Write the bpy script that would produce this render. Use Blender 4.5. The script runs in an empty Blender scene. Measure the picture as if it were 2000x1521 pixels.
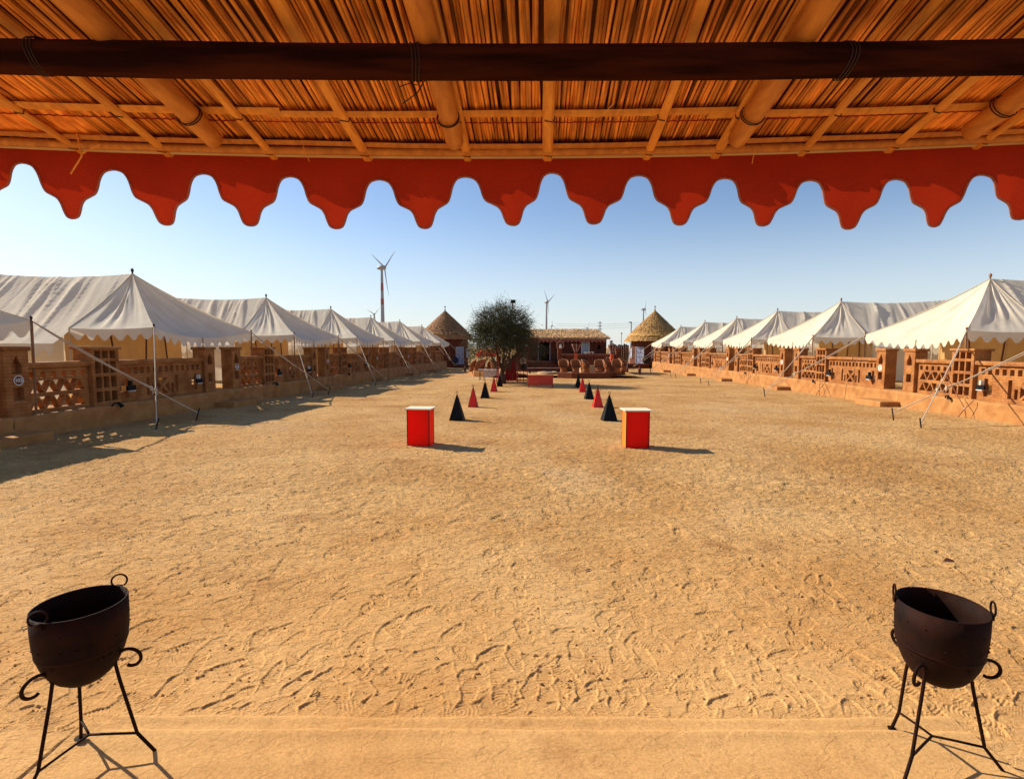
import bpy, bmesh, math, random
import numpy as np
from mathutils import Vector, Matrix
from mathutils.geometry import tessellate_polygon
random.seed(7); rng = np.random.default_rng(11)
SC = bpy.context.scene; COL = SC.collection
R = math.radians

# ------------------------------------------------------------------ camera
PITCH, ROLL, F = R(4.66), R(.14), 1000.0
CAMP = Vector((0, 0, 2.2))
_f = Vector((0, math.cos(PITCH), -math.sin(PITCH))); _r = Vector((1, 0, 0)); _u = _r.cross(_f)
_r2 = _r * math.cos(ROLL) + _u * math.sin(ROLL); _u2 = -_r * math.sin(ROLL) + _u * math.cos(ROLL)
cam = bpy.data.cameras.new("camera"); camo = bpy.data.objects.new("camera", cam); COL.objects.link(camo)
cam.sensor_width = 36; cam.lens = 18.0; cam.clip_start = .05; cam.clip_end = 9000
m = Matrix((_r2, _u2, -_f)).transposed().to_4x4(); m.translation = CAMP; camo.matrix_world = m
SC.camera = camo

# ------------------------------------------------------------------ sky, sun, exposure
SUN_EL, SUN_AZ = R(32), R(-62)          # azimuth from +Y towards +X
w = bpy.data.worlds.new("World"); SC.world = w; w.use_nodes = True
nt = w.node_tree; bg = nt.nodes['Background']; sky = nt.nodes.new('ShaderNodeTexSky')
sky.sky_type = 'NISHITA'; sky.sun_disc = False; sky.sun_elevation = SUN_EL; sky.sun_rotation = SUN_AZ
sky.altitude = 0; sky.air_density = 1.0; sky.dust_density = .35; sky.ozone_density = 2.6
hs = nt.nodes.new('ShaderNodeHueSaturation'); hs.inputs['Saturation'].default_value = 1.05
# dusty desert air: the sky pales evenly towards the horizon all round
tcw = nt.nodes.new('ShaderNodeTexCoord'); sx = nt.nodes.new('ShaderNodeSeparateXYZ'); ex = nt.nodes.new('ShaderNodeMapRange'); ex.interpolation_type = 'SMOOTHERSTEP'
ex.inputs[1].default_value = -.02; ex.inputs[2].default_value = .30; ex.inputs[3].default_value = .62; ex.inputs[4].default_value = .0
mw = nt.nodes.new('ShaderNodeMix'); mw.data_type = 'RGBA'; mw.inputs[7].default_value = (5.9, 6.4, 6.7, 1)
tin = nt.nodes.new('ShaderNodeMix'); tin.data_type = 'RGBA'; tin.blend_type = 'MULTIPLY'; tin.inputs[0].default_value = 1; tin.inputs[7].default_value = (1.10, 1.04, 1.06, 1)
nt.links.new(tcw.outputs['Generated'], sx.inputs[0]); nt.links.new(sx.outputs[2], ex.inputs[0]); nt.links.new(ex.outputs[0], mw.inputs[0])
nt.links.new(sky.outputs[0], hs.inputs['Color']); nt.links.new(hs.outputs[0], tin.inputs[6]); nt.links.new(tin.outputs[2], mw.inputs[6]); nt.links.new(mw.outputs[2], bg.inputs[0]); bg.inputs[1].default_value = .088
sl = bpy.data.lights.new("sun", 'SUN'); sl.energy = 4.9; sl.angle = R(.53); sl.color = (1, .88, .70)
so = bpy.data.objects.new("sun", sl); COL.objects.link(so)
sd = Vector((math.sin(SUN_AZ) * math.cos(SUN_EL), math.cos(SUN_AZ) * math.cos(SUN_EL), math.sin(SUN_EL)))
so.rotation_euler = sd.to_track_quat('Z', 'Y').to_euler(); so.location = sd * 50
SC.view_settings.view_transform = 'Standard'; SC.view_settings.look = 'None'
SC.view_settings.exposure = .60; SC.view_settings.gamma = 1; SC.view_settings.use_curve_mapping = False

# ------------------------------------------------------------------ helpers
def gz(y): return -.0082 * min(max(y, 0), 80)

def at(u, v, z=None, Y=None):
    d = _f + _r2 * (u - 1000) / F + _u2 * (760.5 - v) / F
    if Y is not None: t = Y / d.y
    elif z is not None: t = (z - 2.2) / d.z
    else: t = 2.2 / (-d.z - .0082 * d.y)
    return CAMP + d * t

def nodes(name):
    mt = bpy.data.materials.new(name); mt.use_nodes = True
    return mt, mt.node_tree.nodes, mt.node_tree.links, mt.node_tree.nodes['Principled BSDF']

def mat(name, c1, c2=None, rough=.85, scale=3, bump=0, bscale=40, stretch=(1, 1, 1), metal=0, transl=0, tcol=None,
        rnd=0, detail=6, spec=.3, brick=None, wave=None, contrast=.22):
    """Procedural material: two-colour noise, bump, optional translucency."""
    mt, N, L, b = nodes(name)
    c2 = c2 or tuple(x * .75 for x in c1)
    tc = N.new('ShaderNodeTexCoord'); mp = N.new('ShaderNodeMapping'); mp.inputs['Scale'].default_value = stretch
    L.new(tc.outputs['Object'], mp.inputs[0])
    oi = N.new('ShaderNodeObjectInfo')
    sh = N.new('ShaderNodeVectorMath'); sh.operation = 'ADD'; ml = N.new('ShaderNodeVectorMath'); ml.operation = 'SCALE'
    cb = N.new('ShaderNodeCombineXYZ'); L.new(oi.outputs['Random'], cb.inputs[0]); L.new(oi.outputs['Random'], cb.inputs[1])
    L.new(cb.outputs[0], ml.inputs[0]); ml.inputs['Scale'].default_value = 37.0
    L.new(mp.outputs[0], sh.inputs[0]); L.new(ml.outputs[0], sh.inputs[1])
    ns = N.new('ShaderNodeTexNoise'); ns.inputs['Scale'].default_value = scale; ns.inputs['Detail'].default_value = detail
    L.new(sh.outputs[0], ns.inputs['Vector'])
    rp = N.new('ShaderNodeValToRGB'); rp.color_ramp.elements[0].position = .5 - contrast; rp.color_ramp.elements[1].position = .5 + contrast
    rp.color_ramp.elements[0].color = (*c2, 1); rp.color_ramp.elements[1].color = (*c1, 1)
    L.new(ns.outputs['Fac'], rp.inputs[0]); out = rp.outputs[0]
    if rnd:
        hv = N.new('ShaderNodeHueSaturation'); mr = N.new('ShaderNodeMapRange')
        mr.inputs[3].default_value = 1 - rnd; mr.inputs[4].default_value = 1 + rnd
        L.new(oi.outputs['Random'], mr.inputs[0]); L.new(mr.outputs[0], hv.inputs['Value']); L.new(out, hv.inputs['Color']); out = hv.outputs[0]
    L.new(out, b.inputs['Base Color'])
    b.inputs['Roughness'].default_value = rough; b.inputs['Metallic'].default_value = metal; b.inputs['Specular IOR Level'].default_value = spec
    if bump:
        n2 = N.new('ShaderNodeTexNoise'); n2.inputs['Scale'].default_value = bscale; n2.inputs['Detail'].default_value = 7
        L.new(sh.outputs[0], n2.inputs['Vector'])
        bp = N.new('ShaderNodeBump'); bp.inputs['Strength'].default_value = 1; bp.inputs['Distance'].default_value = bump
        src = n2.outputs['Fac']
        if brick:
            bt = N.new('ShaderNodeTexBrick'); bt.inputs['Scale'].default_value = 1; bt.inputs['Brick Width'].default_value = brick[0]
            bt.inputs['Row Height'].default_value = brick[1]; bt.inputs['Mortar Size'].default_value = .008; bt.inputs['Mortar Smooth'].default_value = .6
            sw = N.new('ShaderNodeSeparateXYZ'); L.new(tc.outputs['Object'], sw.inputs[0])
            ad = N.new('ShaderNodeMath'); ad.operation = 'ADD'; L.new(sw.outputs[0], ad.inputs[0]); L.new(sw.outputs[1], ad.inputs[1])
            c3 = N.new('ShaderNodeCombineXYZ'); L.new(ad.outputs[0], c3.inputs[0]); L.new(sw.outputs[2], c3.inputs[1]); L.new(c3.outputs[0], bt.inputs['Vector'])
            mx = N.new('ShaderNodeMath'); mx.operation = 'MULTIPLY_ADD'; mx.inputs[1].default_value = -.8
            L.new(bt.outputs['Fac'], mx.inputs[0]); L.new(src, mx.inputs[2]); src = mx.outputs[0]
        L.new(src, bp.inputs['Height']); L.new(bp.outputs[0], b.inputs['Normal'])
    if transl:
        tr = N.new('ShaderNodeBsdfTranslucent'); ms = N.new('ShaderNodeMixShader'); ms.inputs[0].default_value = transl
        if tcol: tr.inputs[0].default_value = (*tcol, 1)
        else: L.new(out, tr.inputs[0])
        L.new(b.outputs[0], ms.inputs[1]); L.new(tr.outputs[0], ms.inputs[2]); L.new(ms.outputs[0], N['Material Output'].inputs[0])
    return mt

class MB:
    def __init__(s): s.v = []; s.f = []
    def add(s, v, f):
        n = len(s.v); s.v += [tuple(p) for p in v]; s.f += [tuple(i + n for i in q) for q in f]; return s
    def box(s, x0, x1, y0, y1, z0, z1, M=None):
        v = [(x0, y0, z0), (x1, y0, z0), (x1, y1, z0), (x0, y1, z0), (x0, y0, z1), (x1, y0, z1), (x1, y1, z1), (x0, y1, z1)]
        if M: v = [tuple(M @ Vector(p)) for p in v]
        return s.add(v, [(0, 3, 2, 1), (4, 5, 6, 7), (0, 1, 5, 4), (1, 2, 6, 5), (2, 3, 7, 6), (3, 0, 4, 7)])
    def tube(s, pts, r, n=6, cap=True):
        pts = [Vector(p) for p in pts]; k = len(pts); rs = r if isinstance(r, (list, tuple)) else [r] * k
        V = []; up = None
        for i, p in enumerate(pts):
            t = (pts[min(i + 1, k - 1)] - pts[max(i - 1, 0)]).normalized()
            if up is None:
                up = t.orthogonal().normalized()
            up = (up - t * up.dot(t)); up = up.normalized() if up.length > 1e-6 else t.orthogonal().normalized()
            b = t.cross(up)
            for j in range(n):
                a = 2 * math.pi * j / n; V.append(p + (up * math.cos(a) + b * math.sin(a)) * rs[i])
        Fc = [(i * n + j, i * n + (j + 1) % n, (i + 1) * n + (j + 1) % n, (i + 1) * n + j) for i in range(k - 1) for j in range(n)]
        if cap: Fc += [tuple(range(n - 1, -1, -1)), tuple(range((k - 1) * n, k * n))]
        return s.add(V, Fc)
    def lathe(s, prof, n=24, cx=0, cy=0, fn=None):
        V = []; k = len(prof)
        for i, (r, z) in enumerate(prof):
            for j in range(n):
                a = 2 * math.pi * j / n; p = (cx + r * math.cos(a), cy + r * math.sin(a), z)
                V.append(fn(p, a, i) if fn else p)
        Fc = [(i * n + j, i * n + (j + 1) % n, (i + 1) * n + (j + 1) % n, (i + 1) * n + j) for i in range(k - 1) for j in range(n)]
        return s.add(V, Fc)
    def plate(s, outer, holes, y0, y1):
        """Slab in the XZ plane, holes cut right through, thickness y0..y1."""
        loops = [outer] + holes; P = [p for l in loops for p in l]
        tri = tessellate_polygon([[Vector((a, b, 0)) for a, b in l] for l in loops]); n = len(P)
        V = [(a, y0, b) for a, b in P] + [(a, y1, b) for a, b in P]; Fc = []
        for t in tri:
            a, b, c = [Vector(P[i]) for i in t]
            if (b - a).cross(c - a) < 0: t = t[::-1]
            Fc += [tuple(t), tuple(i + n for i in t[::-1])]
        o = 0
        for l in loops:
            k = len(l)
            for i in range(k):
                a, b = o + i, o + (i + 1) % k; Fc.append((b, a, a + n, b + n))
            o += k
        return s.add(V, Fc)
    def grid(s, fn, nu, nv):
        V = [fn(i / nu, j / nv) for j in range(nv + 1) for i in range(nu + 1)]
        Fc = [(j * (nu + 1) + i, j * (nu + 1) + i + 1, (j + 1) * (nu + 1) + i + 1, (j + 1) * (nu + 1) + i) for j in range(nv) for i in range(nu)]
        return s.add(V, Fc)
    def mesh(s, name, smooth=False):
        me = bpy.data.meshes.new(name); me.from_pydata([tuple(p) for p in s.v], [], s.f)
        bm = bmesh.new(); bm.from_mesh(me); bmesh.ops.recalc_face_normals(bm, faces=bm.faces); bm.to_mesh(me); bm.free()
        if smooth: me.polygons.foreach_set('use_smooth', [True] * len(me.polygons))
        return me

def link(name, data, parent=None, loc=None, rotz=None):
    o = bpy.data.objects.new(name, data); COL.objects.link(o)
    if parent: o.parent = parent
    if loc is not None: o.location = loc
    if rotz is not None: o.rotation_euler = (0, 0, rotz)
    return o
def part(name, mb, mt, parent=None, smooth=False, label=None, bevel=0, kind=None, loc=None, rotz=None):
    me = mb if isinstance(mb, bpy.types.Mesh) else mb.mesh(name, smooth)
    if not me.materials: me.materials.append(mt)
    o = link(name, me, parent, loc, rotz)
    if label: o['label'] = label
    if kind: o['kind'] = kind
    if bevel:
        bv = o.modifiers.new('bevel', 'BEVEL'); bv.width = bevel; bv.segments = 2; bv.limit_method = 'ANGLE'; bv.angle_limit = R(40)
    return o
def tag(o, label, cat, group=None):
    o['label'] = label; o['category'] = cat
    if group: o['group'] = group
    return o
def thing(name, label, cat, loc=(0, 0, 0), rotz=0, group=None):
    return tag(link(name, None, None, loc, rotz), label, cat, group)
def copy_tree(o, parent=None):
    c = o.copy(); COL.objects.link(c)
    if parent: c.parent = parent; c.matrix_parent_inverse = o.matrix_parent_inverse.copy()
    for ch in list(KIDS(o)): copy_tree(ch, c)
    return c
def KIDS(o): return [x for x in COL.objects if x.parent is o or x.parent == o]

def vnoise(X, Y, s, seed):
    """vectorised smooth value noise, -1..1"""
    g = np.random.default_rng(seed).uniform(-1, 1, (256, 256))
    x = X / s + 77.3; y = Y / s + 31.7; xi = np.floor(x).astype(int); yi = np.floor(y).astype(int)
    fx = x - xi; fy = y - yi; fx = fx * fx * (3 - 2 * fx); fy = fy * fy * (3 - 2 * fy)
    a = g[xi & 255, yi & 255]; b = g[(xi + 1) & 255, yi & 255]; c = g[xi & 255, (yi + 1) & 255]; d = g[(xi + 1) & 255, (yi + 1) & 255]
    return (a * (1 - fx) + b * fx) * (1 - fy) + (c * (1 - fx) + d * fx) * fy
def n1(x, y, s, seed): return float(vnoise(np.array([x]), np.array([y]), s, seed)[0])
G1 = np.random.default_rng(5).uniform(-1, 1, 4096)
def q1(x, seed=0):
    i = math.floor(x); f = x - i; f = f * f * (3 - 2 * f)
    return G1[(i + seed * 131) % 4096] * (1 - f) + G1[(i + 1 + seed * 131) % 4096] * f

# ------------------------------------------------------------------ materials
M_mud = mat('mud_plaster', (.43, .182, .053), (.28, .098, .024), scale=2.6, bump=.02, bscale=9, contrast=.14, brick=(.26, .085))
M_plinth = mat('mud_plinth', (.47, .228, .072), (.31, .125, .034), scale=2.2, bump=.03, bscale=5)
M_wall = mat('red_mud_wall', (.135, .036, .015), (.085, .022, .010), scale=2, bump=.01, bscale=12)
M_canvas = mat('canvas', (.83, .76, .62), (.72, .64, .50), scale=1.4, bump=.01, bscale=5, transl=.32, rough=.9)
M_ochre = mat('ochre_lining', (.72, .44, .17), (.62, .36, .13), scale=2, bump=.01, bscale=8, transl=.35)
M_dark = mat('dark_trim', (.05, .025, .02), rough=.7)
M_pole = mat('bamboo_tent_pole', (.32, .17, .08), (.2, .1, .05), scale=8, stretch=(1, 1, .2))
M_rope = mat('rope', (.62, .5, .36), (.5, .38, .26), scale=30)
M_stake = mat('iron_stake', (.03, .022, .02), rough=.6, metal=.3)
M_white = mat('white_paint', (.75, .72, .66), (.66, .62, .55), scale=5)
M_cream = mat('cream_board', (.78, .68, .50), (.68, .57, .40), scale=5)
M_blackp = mat('black_paint', (.006, .006, .008), (.012, .012, .013), rough=.6, scale=4, bump=.002, bscale=8, spec=.12)
M_redp = mat('red_paint', (.9, .022, .008), (.85, .018, .006), rough=.35, scale=3, bump=.001, bscale=6, transl=.65, tcol=(1, .06, .014))
M_redc = mat('red_cone_paint', (.85, .025, .01), (.75, .018, .008), rough=.4, scale=3, bump=.002, bscale=8)
M_sunlit_red = mat('sunlit_red_paint', (.85, .22, .02), (.8, .18, .02), rough=.5)  # red box side facing the sun, sunlight mixed into its colour
M_redtrim = mat('dark_red_trim', (.16, .006, .004), rough=.6)
M_redfab = mat('red_canvas', (.44, .030, .009), (.30, .017, .006), scale=3, bump=.003, bscale=160, transl=.19, tcol=(.60, .04, .008), rough=.9)
M_trim = mat('valance_piping', (.62, .30, .22), (.5, .22, .16), transl=.5)
M_reed = mat('reed', (1.0, .43, .085), (.50, .145, .022), scale=5, stretch=(6, 1.2, 6), rnd=.42, bump=.002, bscale=20, rough=.6, contrast=.16)
M_bamboo = mat('bamboo', (.72, .31, .065), (.46, .165, .035), scale=5, stretch=(6, 1, 6), bump=.002, bscale=40, rough=.5)
M_split = mat('split_bamboo', (.92, .43, .085), (.60, .23, .045), scale=4, stretch=(8, 1.5, 8), rnd=.15, bump=.002, bscale=30, rough=.55)
M_beam = mat('dark_beam', (.055, .013, .006), (.016, .004, .003), scale=6, stretch=(.3, 3, 3), bump=.010, bscale=14, rough=.95, spec=.05, contrast=.12)
M_pvc = mat('pale_pipe', (.70, .50, .28), (.6, .4, .2), rough=.5, scale=4)
M_wire = mat('iron_wire', (.04, .02, .015), rough=.6)
M_thread = mat('red_thread', (.35, .02, .015), rough=.9)
M_back = mat('old_thatch', (.34, .13, .035), (.16, .055, .015), scale=8)
M_thatch = mat('thatch', (.56, .33, .10), (.30, .15, .045), scale=9, stretch=(1, 1, .35), bump=.05, bscale=12, contrast=.15)
M_thatch2 = mat('brown_thatch', (.42, .21, .085), (.20, .095, .04), scale=9, stretch=(1, 1, .35), bump=.05, bscale=12, contrast=.15)
M_strawr = mat('straw_roof', (.82, .56, .28), (.36, .18, .07), scale=7, stretch=(.6, 1, 1), bump=.07, bscale=9, contrast=.12)
M_blue = mat('blue_white_door', (.10, .13, .28), (.40, .42, .50), scale=6, contrast=.05, rough=.5)
M_iron = mat('rusty_iron', (.026, .007, .0035), (.006, .0025, .002), scale=7, bump=.003, bscale=24, rough=.75, metal=0, spec=.12)
M_cane = mat('cane', (.40, .135, .036), (.20, .055, .018), scale=14, stretch=(1, 1, 4), bump=.01, bscale=30)
M_tower = mat('turbine_paint', (.30, .33, .36), (.27, .3, .33), rough=.5)
M_towred = mat('turbine_red_band', (.34, .12, .11), rough=.5)
M_twig = mat('twig_bark', (.085, .075, .04), (.045, .04, .022), scale=4, rough=.9)
M_leaf = mat('tree_foliage', (.10, .112, .032), (.038, .05, .016), scale=1.2, rough=.8, transl=.2)
M_trunk = mat('trunk_bark', (.10, .05, .035), (.05, .025, .018), scale=9, bump=.03, bscale=12)
M_stick = mat('dry_stick', (.22, .08, .04), rough=.9)
M_glass = mat('pale_glass', (.30, .42, .58), (.18, .28, .42), scale=2, rough=.15, spec=.6)

def ground_mat(name='sand', cloth=False):
    mt, N, L, b = nodes(name)
    tc = N.new('ShaderNodeTexCoord'); P = tc.outputs['Object']
    def noise(s, d=8, v=None, r=.6):
        n = N.new('ShaderNodeTexNoise'); n.inputs['Scale'].default_value = s; n.inputs['Detail'].default_value = d
        n.inputs['Roughness'].default_value = r; L.new(v or P, n.inputs['Vector']); return n.outputs['Fac']
    def ramp(f, a, b_, ca, cb):
        r = N.new('ShaderNodeValToRGB'); e = r.color_ramp.elements; e[0].position = a; e[1].position = b_; e[0].color = (*ca, 1); e[1].color = (*cb, 1)
        L.new(f, r.inputs[0]); return r.outputs[0]
    def mix(f, a, b_, mode='MIX'):
        x = N.new('ShaderNodeMix'); x.data_type = 'RGBA'; x.blend_type = mode
        if isinstance(f, float): x.inputs[0].default_value = f
        else: L.new(f, x.inputs[0])
        for s_, v in ((6, a), (7, b_)):
            if isinstance(v, tuple): x.inputs[s_].default_value = (*v, 1)
            else: L.new(v, x.inputs[s_])
        return x.outputs[2]
    base = ramp(noise(.35, 9), .36, .64, (.54, .285, .098), (.70, .43, .18))
    pale = ramp(noise(.16, 7), .55, .70, (0, 0, 0), (1, 1, 1)); base = mix(pale, base, (.66, .44, .23))
    red = ramp(noise(.55, 6, r=.7), .56, .68, (0, 0, 0), (.62, .62, .62)); base = mix(red, base, (.33, .15, .055))
    grain = ramp(noise(60, 4), .35, .62, (.78, .76, .72), (1.0, 1.0, 1.0)); base = mix(1.0, base, grain, 'MULTIPLY')
    speck = ramp(noise(5.5, 5, r=.75), .60, .70, (1, 1, 1), (.78, .72, .64)); base = mix(1.0, base, speck, 'MULTIPLY')
    L.new(base, b.inputs['Base Color']); b.inputs['Roughness'].default_value = .95; b.inputs['Specular IOR Level'].default_value = .1
    # relief: wind-crusted clods stretched across the light
    mp = N.new('ShaderNodeMapping'); mp.inputs['Scale'].default_value = (1, 1.7, 1); mp.inputs['Rotation'].default_value = (0, 0, R(-25)); L.new(P, mp.inputs[0])
    v1 = N.new('ShaderNodeTexVoronoi'); v1.feature = 'SMOOTH_F1'; v1.inputs['Scale'].default_value = 3.1; v1.inputs['Smoothness'].default_value = .35
    dn = N.new('ShaderNodeTexNoise'); dn.inputs['Scale'].default_value = 4; dn.inputs['Detail'].default_value = 4; L.new(P, dn.inputs['Vector'])
    av = N.new('ShaderNodeVectorMath'); av.operation = 'MULTIPLY_ADD'; av.inputs[1].default_value = (.35, .35, 0); L.new(dn.outputs['Color'], av.inputs[0]); L.new(mp.outputs[0], av.inputs[2])
    L.new(av.outputs[0], v1.inputs['Vector'])
    h1 = noise(6, 8, mp.outputs[0], .65); h2 = noise(26, 6, mp.outputs[0], .6)
    def mul(a, k, add=None):
        x = N.new('ShaderNodeMath'); x.operation = 'MULTIPLY_ADD'; L.new(a, x.inputs[0]); x.inputs[1].default_value = k
        if add is not None: L.new(add, x.inputs[2])
        else: x.inputs[2].default_value = 0
        return x.outputs[0]
    def flake(sc, lo, hi, k, add):
        n = N.new('ShaderNodeTexNoise'); n.inputs['Scale'].default_value = sc; n.inputs['Detail'].default_value = 5; n.inputs['Roughness'].default_value = .55; n.inputs['Distortion'].default_value = .7
        L.new(mp.outputs[0], n.inputs['Vector']); q = N.new('ShaderNodeMapRange'); q.interpolation_type = 'SMOOTHSTEP'; q.inputs[1].default_value = lo; q.inputs[2].default_value = hi
        L.new(n.outputs['Fac'], q.inputs[0]); return mul(q.outputs[0], k, add)
    h = mul(h1, .45, mul(h2, .22, mul(v1.outputs['Distance'], -.25)))
    h = flake(3.4, .50, .54, .34, flake(7.5, .52, .57, .26, flake(16, .53, .59, .16, h)))
    bp = N.new('ShaderNodeBump'); bp.inputs['Strength'].default_value = 1.0; sp = N.new('ShaderNodeSeparateXYZ'); L.new(P, sp.inputs[0]); mr = N.new('ShaderNodeMapRange'); mr.clamp = True
    mr.inputs[1].default_value = 3; mr.inputs[2].default_value = 9; mr.inputs[3].default_value = .007; mr.inputs[4].default_value = .056   # trodden smooth by the pavilion
    L.new(sp.outputs[1], mr.inputs[0])
    if cloth: bp.inputs['Distance'].default_value = .0035
    else: L.new(mr.outputs[0], bp.inputs['Distance'])
    L.new(h, bp.inputs['Height']); L.new(bp.outputs[0], b.inputs['Normal'])
    return mt
M_sand = ground_mat()
M_mat = ground_mat('sandy_cloth', True)
M_clod = mat('sand_clod', (.50, .29, .11), (.40, .21, .08), scale=9, bump=.004, bscale=30)

# ------------------------------------------------------------------ ground
def np_grid(name, X, Y, Z, mt, smooth=True):
    nr, nc = X.shape; me = bpy.data.meshes.new(name)
    me.vertices.add(nr * nc); me.vertices.foreach_set('co', np.stack([X, Y, Z], -1).astype(np.float32).ravel())
    i = np.arange((nr - 1) * (nc - 1)); r = i // (nc - 1); c = i % (nc - 1); a = r * nc + c
    q = np.stack([a, a + 1, a + nc + 1, a + nc], -1).astype(np.int32).ravel()
    me.loops.add(len(q)); me.loops.foreach_set('vertex_index', q)
    me.polygons.add(len(i)); me.polygons.foreach_set('loop_start', (np.arange(len(i)) * 4).astype(np.int32))
    me.polygons.foreach_set('loop_total', np.full(len(i), 4, np.int32))
    me.polygons.foreach_set('use_smooth', np.full(len(i), smooth)); me.update(calc_edges=True)
    me.materials.append(mt); o = link(name, me); return o

ys = [2.2]
while ys[-1] < 78: ys.append(ys[-1] + max(.004, ys[-1] ** 2 / (2.2 * 512) * .66))
ys = np.array(list(np.arange(-8, 2.1, .35)) + ys); us = np.linspace(-1, 1, 1180)
GX = us[None, :] * np.maximum(1.22 * ys[:, None] + .7, 3.38); GY = np.repeat(ys[:, None], len(us), 1)
def relief(X, Y):
    wob = .06 * vnoise(X, Y, .22, 3); wob2 = .06 * vnoise(X, Y, .19, 4)
    Xw, Yw = X + wob, Y + wob2
    nr = .28 + .72 * np.clip((Y - 3.2) / 6, 0, 1)
    h = .026 * vnoise(X, Y, 1.7, 1) + .008 * vnoise(X, Y, .6, 2)
    rid = 1 - np.abs(vnoise(Xw, Yw * 1.5, .28, 5)); h += .007 * nr * rid ** 4
    rid = 1 - np.abs(vnoise(Xw, Yw * 1.3, .13, 6)); h += .003 * nr * rid ** 3
    def st(q): q = np.clip(q, 0, 1); return q * q * (3 - 2 * q)
    n2 = np.clip((Y - 4.0) / 4.5, .06, 1)
    h += n2 * .011 * st((vnoise(Xw, Yw * 1.6, .20, 31) + .4 * vnoise(X, Y, .08, 32) - .15) * 5) + n2 * .006 * st((vnoise(Xw * 1.2, Yw * 2, .11, 33) + .4 * vnoise(X, Y, .05, 34) - .2) * 5)
    h += nr * (.003 * vnoise(X, Y, .075, 7) + .0028 * vnoise(X, Y, .03, 8))
    return h
GH = relief(GX, GY)
# trodden footprints pressed into the near sand
def footprints(X, Y, H):
    fr = np.random.default_rng(21)
    LOW = .026 * vnoise(X, Y, 1.7, 1) + .006 * vnoise(X, Y, .6, 2)
    for k in range(950):
        cy = 2.9 + 7.5 * fr.random() ** 1.9; cx = fr.uniform(-1.05, 1.05) * (cy * 1.02)
        a = fr.normal(math.pi / 2, .7) + (math.pi if fr.random() < .5 else 0); L_ = fr.uniform(.125, .155); W_ = .050
        r0, r1 = np.searchsorted(ys, [cy - .2, cy + .2])
        if r1 <= r0: continue
        x = X[r0:r1]; y = Y[r0:r1]; c0 = np.searchsorted(x[len(x) // 2], [cx - .24, cx + .24]); sl_ = slice(c0[0], c0[1])
        x = x[:, sl_] - cx; y = y[:, sl_] - cy
        if x.size == 0: continue
        u = x * math.cos(a) + y * math.sin(a); v = -x * math.sin(a) + y * math.cos(a)
        wv = W_ * (1 + .16 * np.sin(u / L_ * 2.6 + .6) - .12 * np.cos(u / L_ * 5))
        d = np.sqrt((u / L_) ** 2 + (v / wv) ** 2)
        ins = 1 / (1 + np.exp((d - 1) * 34)); rim = np.exp(-((d - 1.09) / .085) ** 2)
        ty = fr.choice([0, 0, 1, 1, 1, 3, 3, 3, 2]); f = fr.uniform(250, 310)
        tread = np.sin(u * f) if ty == 0 else (np.sin(u * f) * np.sin(v * f) if ty == 1 else (np.sin(np.hypot(u, v) * f) if ty == 2 else 0 * u))
        dep = fr.uniform(.0028, .0066) * min(1, max(.55, 1.3 - cy * .09)); keep = fr.uniform(.8, .98)
        sub = H[r0:r1, sl_]
        sub *= (1 - keep * ins); sub += keep * ins * LOW[r0:r1, sl_] - dep * ins + .7 * dep * rim * (1 + .8 * np.sin(3 * a + u * 40)) + .0030 * tread * ins * (np.abs(v) < wv * .95)
footprints(GX, GY, GH)
# the swept strip under the cloth mat is calmer
calm = 1 / (1 + np.exp((GY - 2.96) * 40)) * (np.abs(GX - .05) < 2.6)
GH = GH * (1 - .85 * calm) - .012 * calm
fade = np.clip((30 - GY) / 22, .25, 1)
GZ = -.0082 * GY + GH * fade
g = np_grid('ground', GX, GY, GZ, M_sand); g['kind'] = 'structure'
b_ = MB()
def far_fn(u, v):
    y = -60 + 4060 * v ** 2.2 if v > 0 else -60; x = (u - .5) * 2 * (70 + 3800 * v ** 1.5)
    return (x, y, (-.0082 * min(max(y, 0), 80)) - .09 - (.9 if y > 78 else 0) * 0)
b_.grid(far_fn, 40, 60); o = part('desert_plain', b_, M_sand); o['kind'] = 'structure'

# raised terraces the tents stand on, behind both walls
LC, LS = -13.2, .068; RC, RS = 15.0, .05
def terrace(name, c, s, sign):
    mb = MB()
    def fn(u, v):
        y = -2 + v * 70; x = c + s * y + sign * (.3 + u * 32)
        return (x, y, .40 + .02 * q1(x * .7 + y * 1.3) + .012 * q1(x * 3.1 + y * 2.2, 1))
    mb.grid(fn, 60, 150)
    n = len(mb.v); o = part(name, mb, M_sand, smooth=True); o['kind'] = 'structure'
terrace('terrace_left', LC, LS, -1); terrace('terrace_right', RC, RS, 1)

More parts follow.
